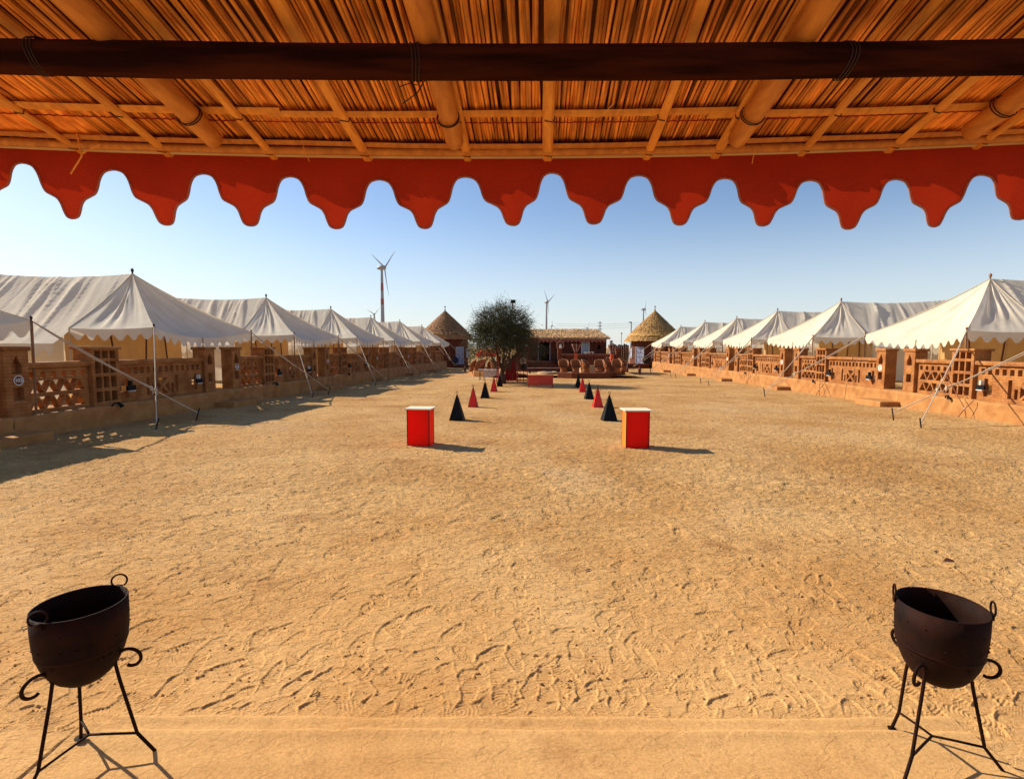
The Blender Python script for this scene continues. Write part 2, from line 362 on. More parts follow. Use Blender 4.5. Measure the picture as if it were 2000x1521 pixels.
# ------------------------------------------------------------------ jali wall sections
SLEN, GATE = 7.9, 1.1
def rect(x0, x1, z0, z1): return [(x0, z0), (x1, z0), (x1, z1), (x0, z1)]
def ptd(x0, x1, z0, z1):
    c = (x0 + x1) / 2; k = z0 + (z1 - z0) * .45
    return [(x0, z0), (x1, z0), (x1 - .012, k), (c + .05, z1 - .1), (c, z1), (c - .05, z1 - .1), (x0 + .012, k)]
def text_mesh(txt, size, depth=.004):
    cu = bpy.data.curves.new('t', 'FONT'); cu.body = txt; cu.size = size; cu.extrude = depth; cu.offset = .0025; cu.align_x = 'CENTER'; cu.align_y = 'CENTER'
    o = bpy.data.objects.new('t', cu); COL.objects.link(o)
    dg = bpy.context.evaluated_depsgraph_get(); me = bpy.data.meshes.new_from_object(o.evaluated_get(dg)); bpy.data.objects.remove(o); return me
def disc_mesh(r, y0, y1, n=28, ri=0):
    mb = MB(); out = [(r * math.cos(2 * math.pi * i / n), r * math.sin(2 * math.pi * i / n)) for i in range(n)]
    inn = [[(ri * math.cos(2 * math.pi * i / n), ri * math.sin(2 * math.pi * i / n)) for i in range(n)]] if ri else []
    return mb.plate(out, inn, y0, y1)
BOT, PZ = -.9, .47
def make_section(disc_left, kind):
    t = thing('wall_section', 'x', 'wall')
    # plinth, uneven hand-plastered face, also under the gateway
    mb = MB(); L0, L1 = 0, SLEN + GATE + .03
    def fn(u, v):
        x = L0 + u * (L1 - L0); s_ = v * 3.2
        if s_ < 1.9: y, z = -.22, BOT + (PZ - BOT) * min(1, s_ / 1.9)
        elif s_ < 2.2: k = (s_ - 1.9) / .3; y, z = -.22 + .08 * k, PZ + .0 * k - .0
        else: y, z = -.14 + (s_ - 2.2) * .75, PZ
        if s_ < 1.95: y += .022 * q1(x * 2.3 + z * 5, 2) + .016 * q1(x * 6 - z * 4, 3) - .03 * max(0, (.15 - z)) * 2
        z += (.012 * q1(x * 1.7, 4)) * (s_ > 1.8)
        if 1.7 < s_ < 2.0: z -= .015
        return (x, y, z)
    mb.grid(fn, 150, 22); mb.box(L0, L0 + .02, -.18, .6, BOT, PZ - .02); mb.box(L1 - .02, L1, -.18, .6, BOT, PZ - .02)
    part('plinth', mb, M_plinth, t, smooth=True)
    def pillar(x0, nm='pillar'):
        mb = MB(); hs = [ptd(x0 + .17, x0 + .43, 1.53, 1.97), rect(x0 + .17, x0 + .43, .86, 1.18)]
        mb.plate(rect(x0, x0 + .6, PZ - .02, 2.09), hs, -.06, .10)
        mb.box(x0, x0 + .6, .102, .42, PZ - .02, 2.09)
        p = part(nm, mb, M_mud, t, bevel=.012)
        mb = MB().box(x0 - .045, x0 + .645, -.105, .465, 2.09, 2.2); part('pillar_cap', mb, M_mud, p, bevel=.02)
    pillar(0); pillar(SLEN - .6)
    # lattice of small squares over two rows of triangles
    xa, xb = .6, 2.4; hs = []
    for i in range(6): hs.append(rect(xa + .12 + i * .29, xa + .25 + i * .29, 1.38, 1.53))
    for (z0, z1) in ((1.0, 1.31), (.57, .89)):
        n = 4; w_ = 1.62 / n
        for i in range(n):
            x = xa + .09 + i * w_
            hs.append([(x + .03, z0), (x + w_ - .03, z0), (x + w_ / 2, z1 - .03)])
            if i < n - 1: hs.append([(x + w_ / 2 + .045, z1), (x + w_, z0 + .04), (x + w_ * 1.5 - .045, z1)])
    part('lattice_panel', MB().plate(rect(xa, xb, PZ - .02, 1.66), hs, .07, .25), M_mud, t, bevel=.008)
    # tall pierced tower
    xa, xb = 2.4, 3.35; hs = []
    for z0, z1 in ((.58, .88), (.98, 1.32), (1.42, 1.76), (1.86, 2.08)):
        for i in range(3): hs.append(rect(xa + .11 + i * .26, xa + .31 + i * .26, z0, z1))
    tw = part('lattice_tower', MB().plate(rect(xa, xb, PZ - .02, 2.12), hs, -.06, .14).box(xa + .001, xb - .001, .30, .50, PZ - .02, 2.12).box(xa, xa + .08, .142, .298, PZ, 2.12).box(xb - .08, xb, .142, .298, PZ, 2.12), M_mud, t, bevel=.008)
    part('tower_cap', MB().box(xa - .06, xb + .06, -.12, .56, 2.12, 2.21), M_mud, tw, bevel=.02)
    # long panel: squares, crosses and slots
    xa, xb = 3.35, SLEN - .6; hs = []; n = 14; st = (xb - xa - .2) / n
    for i in range(n): hs.append(rect(xa + .16 + i * st, xa + .16 + i * st + .145, 1.34, 1.54))
    def cross(c): return [(c - .07, .60), (c + .07, .60), (c + .07, .80), (c + .23, .80), (c + .23, .98), (c + .07, .98), (c + .07, 1.2), (c - .07, 1.2), (c - .07, .98), (c - .23, .98), (c - .23, .80), (c - .07, .80)]
    hs += [cross(xa + .38), cross(xb - .36)]
    c = (xa + xb) / 2 - .05; z0, z1 = .60, 1.14; zc = (z0 + z1) / 2
    hs += [[(c - .24, z1), (c, zc + .06), (c + .24, z1)], [(c - .24, z0), (c + .24, z0), (c, zc - .06)],
           [(c - .30, z0 + .05), (c - .07, zc), (c - .30, z1 - .13)], [(c + .30, z0 + .05), (c + .30, z1 - .13), (c + .07, zc)]]
    for k in (-1, 1):
        hs += [rect(c + k * .44 - .055, c + k * .44 + .055, z0, .92), rect(c + k * .66 - .065, c + k * .66 + .065, z0, 1.2)]
    part('long_panel', MB().plate(rect(xa, xb, PZ - .02, 1.66), hs, .07, .25), M_mud, t, bevel=.008)
    def rail(x0, x1):
        mb = MB(); n = max(4, int((x1 - x0) / .2)); prof = [(-.03, 1.66), (-.035, 1.73), (-.02, 1.79), (.3, 1.79), (.3, 1.66)]
        def fn(u, v):
            x = x0 + (x1 - x0) * u; k = v * 4; i = min(int(k), 3); f = k - i; a, b = prof[i], prof[i + 1]
            j = .010 * q1(x * 3, 5); return (x, a[0] + (b[0] - a[0]) * f + j, a[1] + (b[1] - a[1]) * f + .6 * j)
        mb.grid(fn, n, 12); mb.box(x0, x0 + .01, -.03, .3, 1.66, 1.785); return mb
    for x0, x1 in ((.6, 2.4), (3.35, SLEN - .6)): part('coping', rail(x0, x1), M_mud, t)
    # number disc
    dx = .3 if disc_left else SLEN - .3
    if kind != 'none':
        d = part('number_disc', disc_mesh(.125, 0, .012), M_white if kind == 'pale' else M_redtrim2, t, loc=(dx, -.075, 1.36))
        if kind == 'pale':
            mb = MB()
            for i in (-1, 0, 1): mb.box(i * .035 - .01, i * .035 + .01, -.008, 0, .03, .06)
            mb.box(-.05, .05, -.008, 0, -.06, -.035); part('disc_marks', mb, M_dark, d)
        else:
            part('disc_ring', disc_mesh(.125, -.008, 0, ri=.105), M_white, d)
            if kind == '102':
                me = text_mesh('102', .125); me.transform(Matrix.Rotation(R(90), 4, 'X')); me.materials.append(M_white)
                tx = link('disc_number', me, d, (0, -.006, 0))
            else:
                mb = MB().add(*(lambda q: (q.v, q.f))(disc_mesh(.04, -.008, 0, 14, .02)))
                mb.v = [(x - .035, y, z) for x, y, z in mb.v] + [(x + .04, y, z) for x, y, z in mb.v]; n = len(mb.v) // 2
                mb.f = mb.f + [tuple(i + n for i in f_) for f_ in mb.f]; part('disc_marks', mb, M_white, d)
    return t
M_redtrim2 = mat('disc_plum', (.12, .03, .035), rough=.5)
LROT = math.atan2(1, LS); RROT = math.atan2(-1, -RS)
gatesL = [11.85 + 9.0 * i for i in range(6)]; gate0 = 2.85; gatesR = [12.45 + 9.02 * i for i in range(6)]
def lamp_box(label, cat, loc, rz, white):
    t = thing('solar_lamp', label, cat, loc, rz, 'solar lamps hung on the pierced walls')
    part('panel', MB().box(-.17, .17, -.10, -.04, -.07, .09), M_blackp, t, bevel=.008)
    part('bracket', MB().box(-.03, .03, -.10, .02, .09, .24), M_white if white else M_stake, t)
    part('lens', MB().box(-.12, .12, -.12, -.05, -.095, -.07), M_white, t)
def spot(label, loc, rz):
    t = thing('spotlight', label, 'spotlight', loc, rz, 'black spotlights on the wall plinths')
    mb = MB().tube([(-.14, -.06, -.02), (-.12, -.08, .03), (-.05, -.10, .07), (.05, -.11, .06)], .022, 8); part('arm', mb, M_blackp, t, smooth=True)
    part('head', MB().tube([(.03, -.10, .08), (.10, -.14, -.01), (.13, -.16, -.06)], [.03, .05, .06], 10), M_blackp, t, smooth=True)
    part('lens', MB().tube([(.13, -.16, -.06), (.135, -.163, -.066)], .05, 10), M_white, t)
def frame(side, Z):  # origin on the wall line at depth Z and its local->world
    if side < 0: return Vector((LC + LS * Z, Z, 0)), LROT
    return Vector((RC + RS * Z, Z, 0)), RROT
proto = {}
ordl = ['nearest', 'second', 'third', 'fourth', 'fifth', 'farthest']
for i, gzv in enumerate(gatesL):
    k = '102' if i == 0 else 'ring'
    if k not in proto: proto[k] = make_section(True, k); t = proto[k]
    else: t = copy_tree(proto[k])
    o_, rz = frame(-1, gzv + .55); t.location = o_; t.rotation_euler = (0, 0, rz)
    t['label'] = ['nearest left-hand mud wall section with pierced panels and a round 102 disc', 'second pierced mud wall section on the shaded left side, with round white-ringed disc',
                  'third shaded mud wall section on the left, counted from the camera', 'fourth shaded mud wall section on the left, counted from the camera',
                  'fifth shaded mud wall section on the left, counted from the camera', 'farthest mud wall section on the left, ending by the thatched hut'][i]
    t['category'] = 'wall'; t['group'] = 'pierced mud wall sections in front of the tents'
    Mt = Matrix.Translation(o_) @ Matrix.Rotation(rz, 4, 'Z')
    if i < 3:
        w3 = ['nearest left wall section', 'second left wall section', 'third left wall section'][i]
        lamp_box('black solar lamp in the cross opening beside the tower of the ' + w3, 'lamp', Mt @ Vector((3.72, -.02, .9)), rz, False)
        lamp_box('small pale-bracket solar lamp at the far cross opening of the ' + w3, 'lamp', Mt @ Vector((6.9, -.02, .92)), rz, True)
        spot('black spotlight on the plinth under the tower of the ' + w3, Mt @ Vector((2.95, -.17, .45)), rz)
t = copy_tree(proto['ring']); o_, rz = frame(-1, gate0 + .55); t.location = o_; t.rotation_euler = (0, 0, rz)
tag(t, 'mud wall plinth at the left photo edge, before the pillar with the 102 disc', 'wall', 'pierced mud wall sections in front of the tents')
for i, gzv in enumerate(gatesR):
    if 'pale' not in proto: proto['pale'] = make_section(False, 'pale'); t = proto['pale']
    else: t = copy_tree(proto['pale'])
    o_, rz = frame(1, gzv + .55 + SLEN); t.location = o_; t.rotation_euler = (0, 0, rz)
    t['label'] = ['nearest sunlit mud wall section on the right, cut by the photo edge', 'second sunlit pierced wall section on the right, with white round disc on its pillar',
                  'third sunlit mud wall section on the right, counted from the camera', 'fourth sunlit mud wall section on the right, counted from the camera',
                  'fifth sunlit mud wall section on the right, counted from the camera', 'farthest sunlit mud wall section on the right, by the thatched hut'][i]
    t['category'] = 'wall'; t['group'] = 'pierced mud wall sections in front of the tents'
    Mt = Matrix.Translation(o_) @ Matrix.Rotation(rz, 4, 'Z')
    if i < 3:
        w3 = ['nearest right wall section', 'second right wall section', 'third right wall section'][i]
        lamp_box('black solar lamp in the cross opening beside the tower of the ' + w3, 'lamp', Mt @ Vector((3.72, -.02, .9)), rz, i == 0)
        if i: lamp_box('grey solar lamp in the near cross opening of the ' + w3, 'lamp', Mt @ Vector((6.9, -.02, .9)), rz, False)
        spot('black bent spotlight on the plinth of the ' + w3, Mt @ Vector((2.6, -.17, .45)), rz)
        t2 = thing('crossed_sticks', 'thin dry sticks crossed and tied, leaning on the ' + w3, 'sticks', Mt @ Vector((3.6, -.55, gz(gzv + 5))), rz, 'crossed sticks along the right wall')
        part('stick', MB().tube([(-1.25 if i == 0 else -.3, .28, 1.55 if i == 0 else .75), (0, .1, .32), (.22, 0, -.04)], .014, 5), M_stick, t2)
        part('stick', MB().tube([(.16, .25, .62), (0, .1, .3), (-.16, 0, -.04)], .013, 5), M_stick, t2)
        part('tie', MB().tube([(-.025, .1, .32), (.025, .1, .33)], .024, 6), M_rope, t2)
# steps
for side, gl in ((-1, gatesL), (1, gatesR)):
    for i, gzv in enumerate(gl):
        if side > 0 and i == 0: continue
        o_, rz = frame(side, gzv); Mt = Matrix.Translation(o_) @ Matrix.Rotation(rz, 4, 'Z'); p = Mt @ Vector((-.1, -.24, 0))
        mb = MB()
        zt = .215
        mb.box(-.85, .85, -.78, .05, -.5, zt)
        o = part('entrance_step', mb, M_plinth, loc=(p.x, p.y, gz(gzv)), rotz=rz, bevel=.03)
        tag(o, ('shaded' if side < 0 else 'sunlit') + ' mud step at the ' + (ordl if side < 0 else ['', 'nearest', 'second', 'third', 'fourth', 'farthest'])[i] + ' gateway on the ' + ('left' if side < 0 else 'right'), 'step', 'mud steps at the gateways')

# ------------------------------------------------------------------ tents
PK, EV, HW, FP = 5.05, 2.86, 2.85, 3.05
def lerp(a, b, t): return tuple(a[i] + (b[i] - a[i]) * t for i in range(3))
def scallop(s, period, drop, hgt):
    k = (s / period) % 1.0; k = abs(k - .5) * 2        # 0 at lobe tip
    prof = (1 - k) ; f = .5 - .5 * math.cos(math.pi * min(1, prof * 1.15)); return -(hgt + drop * f)
def valance(mb, A, B, sag, hgt=.19, drop=.20, period=.44, out=(0, 0)):
    Ld = math.dist(A, B); n = int(Ld / period) * 10; V = []
    for i in range(n + 1):
        u = i / n; p = lerp(A, B, u); s_ = 4 * u * (1 - u) * sag
        p = (p[0] + out[0] * 4 * u * (1 - u), p[1] + out[1] * 4 * u * (1 - u), p[2] - s_)
        wv = .025 * math.sin(u * Ld * 4.1); q = (p[0] + .03 + wv, p[1] + wv * .5, p[2] + scallop(i / 10 * period, period, drop, hgt)); V += [p, q]
    mb.add(V, [(2 * i, 2 * i + 2, 2 * i + 3, 2 * i + 1) for i in range(n)])
def hip(mb, P, A, B, sag, conc, folds, seed, out=(0, 0), nu=44, nv=26):
    Pn = Vector(P); nrm = (Vector(A) - Pn).cross(Vector(B) - Pn).normalized()
    if nrm.z < 0: nrm = -nrm
    def fn(u, v):
        e = Vector(lerp(A, B, u)) + Vector((out[0], out[1], 0)) * (4 * u * (1 - u)); e.z -= 4 * u * (1 - u) * sag
        p = Pn.lerp(e, v)
        p -= Vector((0, 0, 1)) * conc * 4 * v * (1 - v) * (.55 + .45 * 4 * u * (1 - u))
        ed = min(1, 6 * u, 6 * (1 - u))
        fo = 0
        for c, wd, a in folds: fo += a * math.exp(-((u - c - .06 * math.sin(v * 4 + c * 9)) / wd) ** 2) * min(1, v * 5) * (1 - v) ** .6
        fo += .06 * q1(u * 14 + seed + v * 1.5, 6) * v * (1 - v) * 3
        return tuple(p + nrm * fo * ed)
    mb.grid(fn, nu, nv)
def rope(mb, a, b, r=.016, sag=.06):
    pts = []
    for i in range(9):
        u = i / 8; p = lerp(a, b, u); pts.append((p[0], p[1], p[2] - 4 * u * (1 - u) * sag))
    mb.tube(pts, r, 5)
def make_tent(side, seed):
    t = thing('frame_tent', 'x', 'tent')
    rs = random.Random(seed); P = (0, 0, PK); P2 = (-6.6, 0, PK + .12)
    Cn, Cf = (FP, -HW, EV), (FP, HW, EV); Sn, Sf = (0, -HW, EV - .03), (0, HW, EV - .03)
    # main roof slopes with diagonal wrinkles
    fl = [[(rs.random() * 1.1 - .1, rs.uniform(.007, .018), rs.uniform(.03, .10), rs.uniform(.12, .3)) for _ in range(15)] + [(rs.random() * 1.1 - .1, rs.uniform(.003, .007), rs.uniform(-.03, .05), rs.uniform(.1, .3)) for _ in range(26)] for _ in (0, 1)]
    mb = MB()
    for si, sg in ((0, -1), (1, 1)):
        fo = fl[si]
        def fn(u, v):
            x = -6.6 * u; rz = PK - .16 * 4 * u * (1 - u) + .12 * u
            y = sg * 3.45 * v; z = rz + (2.30 - rz) * v - .12 * 4 * v * (1 - v)
            f = 0
            for c, wd, a, sl_ in fo:
                f += a * math.exp(-((u - c + sl_ * v) / wd) ** 2) * (1 - v) ** .8 * min(1, v * 6 + .15)
            f += .03 * q1(u * 22 + 3 * v, 7) * (.3 + v) * (1 - v)
            return (x, y + sg * f * .5, z + f * .85)
        mb.grid(fn, 240, 16)
    part('main_roof', mb, M_canvas, t, smooth=True)
    mb = MB()
    hip(mb, P, Sn, Cn, .05, .20, [(.3, .05, -.05), (.55, .04, .06), (.7, .05, -.05)], seed)
    hip(mb, P, Cf, Sf, .05, .20, [(.35, .05, -.05), (.5, .05, .06)], seed + 3)
    hip(mb, P, Cn, Cf, .30, .34, [(.25, .04, .03), (.5, .05, -.05), (.8, .03, .03)], seed + 7, out=(-.30, 0))
    part('porch_roof', mb, M_canvas, t, smooth=True)
    mb = MB()
    valance(mb, Cn, Cf, .30, out=(-.30, 0)); valance(mb, Sn, Cn, .05); valance(mb, Sf, Cf, .05)
    valance(mb, (0, -3.45, 2.30), (-6.6, -3.45, 2.30), .0); valance(mb, (0, 3.45, 2.30), (-6.6, 3.45, 2.30), .0)
    part('scalloped_valance', mb, M_canvas, t, smooth=True)
    # piping along hips and ridge
    mb = MB()
    def hipline(A, conc):
        return [tuple(Vector(P).lerp(Vector(A), k / 12) - Vector((0, 0, conc * 4 * (k / 12) * (1 - k / 12) * .55 - .01))) for k in range(13)]
    for A, c_ in ((Cn, .30), (Cf, .30), (Sn, .2), (Sf, .2)): mb.tube(hipline(A, c_), .014, 5)
    part('seam_cord', mb, M_rope, t)
    # walls: ochre front wall in the porch, pale side walls
    def curtain(a, b, z0, z1, amp, n=60):
        mb = MB(); d = Vector((b[0] - a[0], b[1] - a[1], 0)); nn = Vector((-d.y, d.x, 0)).normalized(); ph = rs.random() * 9
        mb.grid(lambda u, v: (a[0] + d.x * u + nn.x * amp * q1(u * d.length * 4 + ph, 8) * (1.2 - v), a[1] + d.y * u + nn.y * amp * q1(u * d.length * 4 + ph, 8) * (1.2 - v), z0 + (z1 - z0) * v), n, 6)
        return mb
    part('front_wall', curtain((-.25, -2.8), (-.25, 2.8), .42, 2.72, .07, 90), M_ochre, t, smooth=True)
    mb = curtain((-.3, -2.8), (-6.4, -2.8), .42, 2.62, .04); q = curtain((-.3, 2.8), (-6.4, 2.8), .42, 2.62, .04); mb.add(q.v, q.f)
    q = curtain((-6.4, -2.8), (-6.4, 2.8), .42, 2.5, .04); mb.add(q.v, q.f)
    part('side_wall', mb, M_canvas, t, smooth=True)
    for y0, dy in ((-1.05, .16), (.75, -.12), (1.7, .1)):
        part('door_tape', MB().tube([(-.16, y0, 2.95), (-.14, y0 + dy, 1.7), (-.14, y0 + dy * 2.1, .5)], .03, 5), M_redtrim2, t)
    for p in (Cn, Cf): part('corner_pole', MB().tube([(p[0] - .05, p[1], .38), (p[0], p[1], p[2] - .02)], .032, 8), M_pole, t)
    part('side_pole', MB().tube([(FP - .28, 0, .38), (FP - .29, 0, EV - .3)], .02, 6), M_pole, t)
    part('side_pole', MB().tube([(0, -HW, .38), (0, -HW, EV - .03)], .02, 6), M_rope, t)
    part('side_pole', MB().tube([(0, HW, .38), (0, HW, EV - .03)], .02, 6), M_rope, t)
    for p in (P, Cn, Cf):
        s_ = 1 if p is P else .62
        mb = MB().lathe([(0, 0), (.03 * s_, 0), (.03 * s_, .1 * s_), (.055 * s_, .13 * s_), (.05 * s_, .2 * s_), (.02 * s_, .24 * s_), (0, .27 * s_)], 10)
        part('pole_finial', mb, M_dark if side < 0 else M_pole, t, smooth=True, loc=(p[0], p[1], p[2] - .03))
    g0 = GZT
    if side < 0: st = [(Cn, (FP + 2.25, -HW - 2.9)), (Cf, (FP + 2.2, HW + 3.0))]
    else: st = [(Cf, (FP + 4.2, HW + 3.9)), (Cn, (FP + 3.8, -HW - 1.7))]
    for A, (sx, sy) in st:
        mb = MB(); rope(mb, (A[0], A[1], A[2]), (sx, sy, g0 + .22), .017, .05); rope(mb, (A[0], A[1] + .03, A[2] - .02), (sx + (A[0] - sx) * .32, sy + (A[1] - sy) * .32, g0 + .22 + (A[2] - g0 - .22) * .32), .015, .09)
        k = .32; kx, ky, kz = sx + (A[0] - sx) * k, sy + (A[1] - sy) * k, g0 + .22 + (A[2] - g0 - .22) * k
        mb.lathe([(0, kz - .11), (.035, kz - .09), (.045, kz - .03), (.03, kz + .02), (0, kz + .04)], 7, kx, ky)
        mb.tube([(kx, ky, kz - .02), (kx + .04, ky + .01, kz - .16), (kx + .02, ky, kz - .2)], .018, 5)
        part('guy_rope', mb, M_rope, t)
        part('tent_stake', MB().tube([(sx - .07, sy - .02, g0 - .12), (sx + .05, sy + .03, g0 + .36)], .02, 6), M_stake, t)
    return t
LZ = [10.6, 20.4, 30.0, 38.9, 47.7, 57.0, 67.0]; RZ = [11.7, 21.2, 31.5, 39.8, 47.9, 57.0, 66.5]
GZT = -.2
ordt = ['', 'first', 'second', 'third', 'fourth', 'fifth', 'sixth']
for side, ZZ in ((-1, LZ), (1, RZ)):
    protos = []
    for i, Z in enumerate(ZZ):
        GZT = gz(Z) - .0
        if i < 3: t = make_tent(side, i * 17 + (5 if side > 0 else 0)); protos.append(t)
        else: t = copy_tree(protos[1 + i % 2])
        if side < 0: t.location = (-16.30 + .068 * Z, Z, 0); t.rotation_euler = (0, 0, math.atan2(-.068, 1))
        else: t.location = (18.45 + .05 * Z, Z, 0); t.rotation_euler = (0, 0, math.atan2(.05, -1))
        if i >= 3: t.scale = (1, 1, .985 + .02 * (i % 2))
        sd_ = 'left' if side < 0 else 'right'
        if i == 0: lb = 'white canvas tent at the %s edge, mostly out of frame, only its %s showing' % (sd_, 'porch corner' if side < 0 else 'guy rope')
        elif i == 6: lb = 'smallest, farthest white tent of the %s row, just before the thatched hut' % sd_
        elif i == 1: lb = 'largest white canvas tent on the %s, nearest whose peak is in view' % sd_
        else: lb = 'white canvas tent with pointed porch, %s of the %s row from the largest one' % (ordt[i - 0], sd_)
        t['label'] = lb; t['category'] = 'tent'; t['group'] = 'white canvas tents in two rows'

# ------------------------------------------------------------------ red boxes and pyramid cones
def red_box(label, p0, p1, orange):
    a, b = at(*p0), at(*p1); d = Vector((b.x - a.x, b.y - a.y, 0)); W = d.length; c = (a + b) / 2; rz = math.atan2(d.y, d.x); g = c.z
    t = thing('red_pedestal', label, 'pedestal', (c.x, c.y, g), rz, 'red box pedestals'); D = .43; h = .86; w2 = W / 2
    part('front_panel', MB().box(-w2 + .02, w2 - .02, .004, .02, .02, h), M_redp, t)
    part('back_panel', MB().box(-w2 + .02, w2 - .02, D - .02, D - .004, .02, h), M_redp, t)
    part('side_panel', MB().box(-w2 + .004, -w2 + .02, .02, D - .02, .02, h), M_sunlit_red if orange else M_redp, t)  # orange here is sunlight painted into the red side
    part('side_panel', MB().box(w2 - .02, w2 - .004, .02, D - .02, .02, h), M_redp, t)
    for x in (-w2, w2 - .02):
        for y in (0, D - .02): part('corner_strip', MB().box(x, x + .02, y, y + .02, -.02, h), M_redtrim, t)
    part('base_rail', MB().box(-w2 + .02, w2 - .02, 0, .02, 0, .02), M_redtrim, t)
    part('top_slab', MB().box(-w2 - .045, w2 + .045, -.05, D + .05, h, h + .028), M_cream, t, bevel=.004)
red_box('left red box pedestal with white top slab, near the black pyramid', (795, 871), (839, 872), False)
red_box('right red box pedestal with white top slab and a left side coloured orange as if sunlit', (1222, 876), (1268, 876), True)
def cone(label, u, v, W, col, big):
    p = at(u, v); t = thing('pyramid_marker', label, 'pyramid marker', (p.x, p.y + W / 2, p.z - .02), R(((u * 7.3) % 9) - 4.5), 'black and red pyramid markers in two lines')
    h = .84 if big else .80; w = W / 2; mt = M_blackp if col else M_redc
    part('pyramid_body', MB().add([(-w, -w, 0), (w, -w, 0), (w, w, 0), (-w, w, 0), (-.012, -.012, h), (.012, -.012, h), (.012, .012, h), (-.012, .012, h)],
         [(0, 3, 2, 1), (0, 1, 5, 4), (1, 2, 6, 5), (2, 3, 7, 6), (3, 0, 4, 7), (4, 5, 6, 7)]), mt, t)
    mb = MB()
    for sx, sy in ((-1, -1), (1, -1), (1, 1), (-1, 1)): mb.tube([(sx * w, sy * w, 0), (sx * .012, sy * .012, h)], .011, 4)
    part('edge_rod', mb, M_blackp if col else M_redtrim, t)
    mb = MB().tube([(0, 0, h), (0, 0, h + .04)], .008, 5)
    mb.tube([(.036 * math.cos(a), 0, h + .075 + .036 * math.sin(a)) for a in [2 * math.pi * i / 14 for i in range(15)]], .007, 5)
    for s in (-1, 1): mb.tube([(s * (.02 + .10 * k / 7), 0, h - .13 + .05 * math.sin(k * .9 + 2.2)) for k in range(8)], .006, 4)
    part('ring_finial', mb, M_blackp, t)
for (u, v, W, c, lb) in [(891.5, 823, .46, 1, 'largest black pyramid marker of the left line, next to the red box'), (923.5, 796, .38, 0, 'nearest red pyramid marker of the left line'),
        (947, 778, .41, 1, 'middle black pyramid marker of the left line'), (964.5, 765, .37, 0, 'farther red pyramid marker of the left line'), (976, 755, .39, 1, 'farthest black pyramid of the left line, by the tree trunk'),
        (1192, 823, .46, 1, 'largest black pyramid marker of the right line, beside the red box'), (1168.5, 796, .39, 0, 'nearest red pyramid marker of the right line'),
        (1151.5, 780, .41, 1, 'middle black pyramid marker of the right line'), (1138.5, 766, .37, 0, 'farther red pyramid marker of the right line'), (1130, 757, .38, 1, 'farthest black pyramid of the right line, before the chairs')]:
    cone(lb, u, v, W, c, v > 820)

# ------------------------------------------------------------------ fire bowls
def bowl(label, c, legs, tw, hz):
    t = thing('fire_bowl', label, 'fire bowl', c, 0, 'rusty iron fire bowls on tripod stands')
    r = .204 if c[0] < 0 else .197; zt = .885
    prof_o = [(r * .02, zt - .432), (r * .22, zt - .428), (r * .42, zt - .412), (r * .60, zt - .382), (r * .75, zt - .340), (r * .87, zt - .285), (r * .95, zt - .225), (r * .985, zt - .17), (r, zt - .10), (r, zt)]
    prof = prof_o + [(a - .006, b + (.004 if i else 0)) for i, (a, b) in enumerate(prof_o[::-1])]
    part('bowl_shell', MB().lathe(prof, 56), M_iron, t, smooth=True)
    part('seam_band', MB().lathe([(r * .938, zt - .229), (r * .953, zt - .231), (r * .962, zt - .222), (r * .955, zt - .216)], 56), M_iron, t, smooth=True)
    mb = MB(); rr = random.Random(int(c[0] * 10))
    for i in range(44):
        a = rr.uniform(0, 6.283); z, q = rr.choice([(zt - .175, .995), (zt - .245, .925), (zt - .09, 1.0), (zt - .30, .84)]); a = i / 44 * 6.283 if i % 2 else a
        mb.lathe([(0, -.0035), (.005, -.002), (.005, .002), (0, .0035)], 5, r * q * math.cos(a), r * q * math.sin(a), fn=lambda p, a_, k, z=z: (p[0], p[1], p[2] + z + .012 * math.sin(q * 40)))
    part('rivet', mb, M_iron, t, kind='stuff')
    for a in hz:
        ca, sa = math.cos(a), math.sin(a); mb = MB(); pts = []
        for k in range(17):
            b = -math.pi * .32 + (math.pi * 1.64) * k / 16; lx, lz = .036 * math.cos(b), .036 * math.sin(b); at_ = a + tw
            pts.append((ca * (r + .006) - math.sin(at_) * lx, sa * (r + .006) + math.cos(at_) * lx, zt + .024 + lz))
        mb.tube(pts, .005, 7); mb.box(-.02, .02, -.004, .004, -.03, .0, Matrix.Translation((ca * (r + .006), sa * (r + .006), zt)) @ Matrix.Rotation(a + math.pi / 2, 4, 'Z'))
        part('handle_ring', mb, M_iron, t, smooth=True)
    for a, rf, kn in legs:
        ca, sa = math.cos(a), math.sin(a)
        prof = [(rf, .0), (rf - .015, .02), (kn, .135), (.175, .40), (.155, .50), (.150, .545), (.165, .585), (.195, .61), (.235, .612), (.268, .590), (.275, .555), (.255, .527), (.225, .52), (.205, .528)]
        P = [Vector((p[0], p[1], 0)) for p in prof]; pts = []
        for i in range(len(P) - 1):
            p0, p1, p2, p3 = P[max(i - 1, 0)], P[i], P[i + 1], P[min(i + 2, len(P) - 1)]
            for k in range(5):
                u = k / 5
                if i < 3: q = p1.lerp(p2, u)
                else: q = .5 * ((2 * p1) + (p2 - p0) * u + (2 * p0 - 5 * p1 + 4 * p2 - p3) * u * u + (3 * p1 - 3 * p2 + p3 - p0) * u ** 3)
                pts.append((ca * q.x, sa * q.x, q.y))
        mb = MB().tube(pts, .0085, 9); lg = part('leg', mb, M_iron, t, smooth=True)
        part('foot_plate', MB().lathe([(0, -.004), (.028, -.002), (.03, .003), (0, .006)], 14), M_iron, lg, loc=(ca * rf, sa * rf, .004))
        part('brace', MB().tube([(0, 0, .15), (ca * .1, sa * .1, .145), (ca * kn, sa * kn, .135)], .0065, 8), M_iron, t, smooth=True)
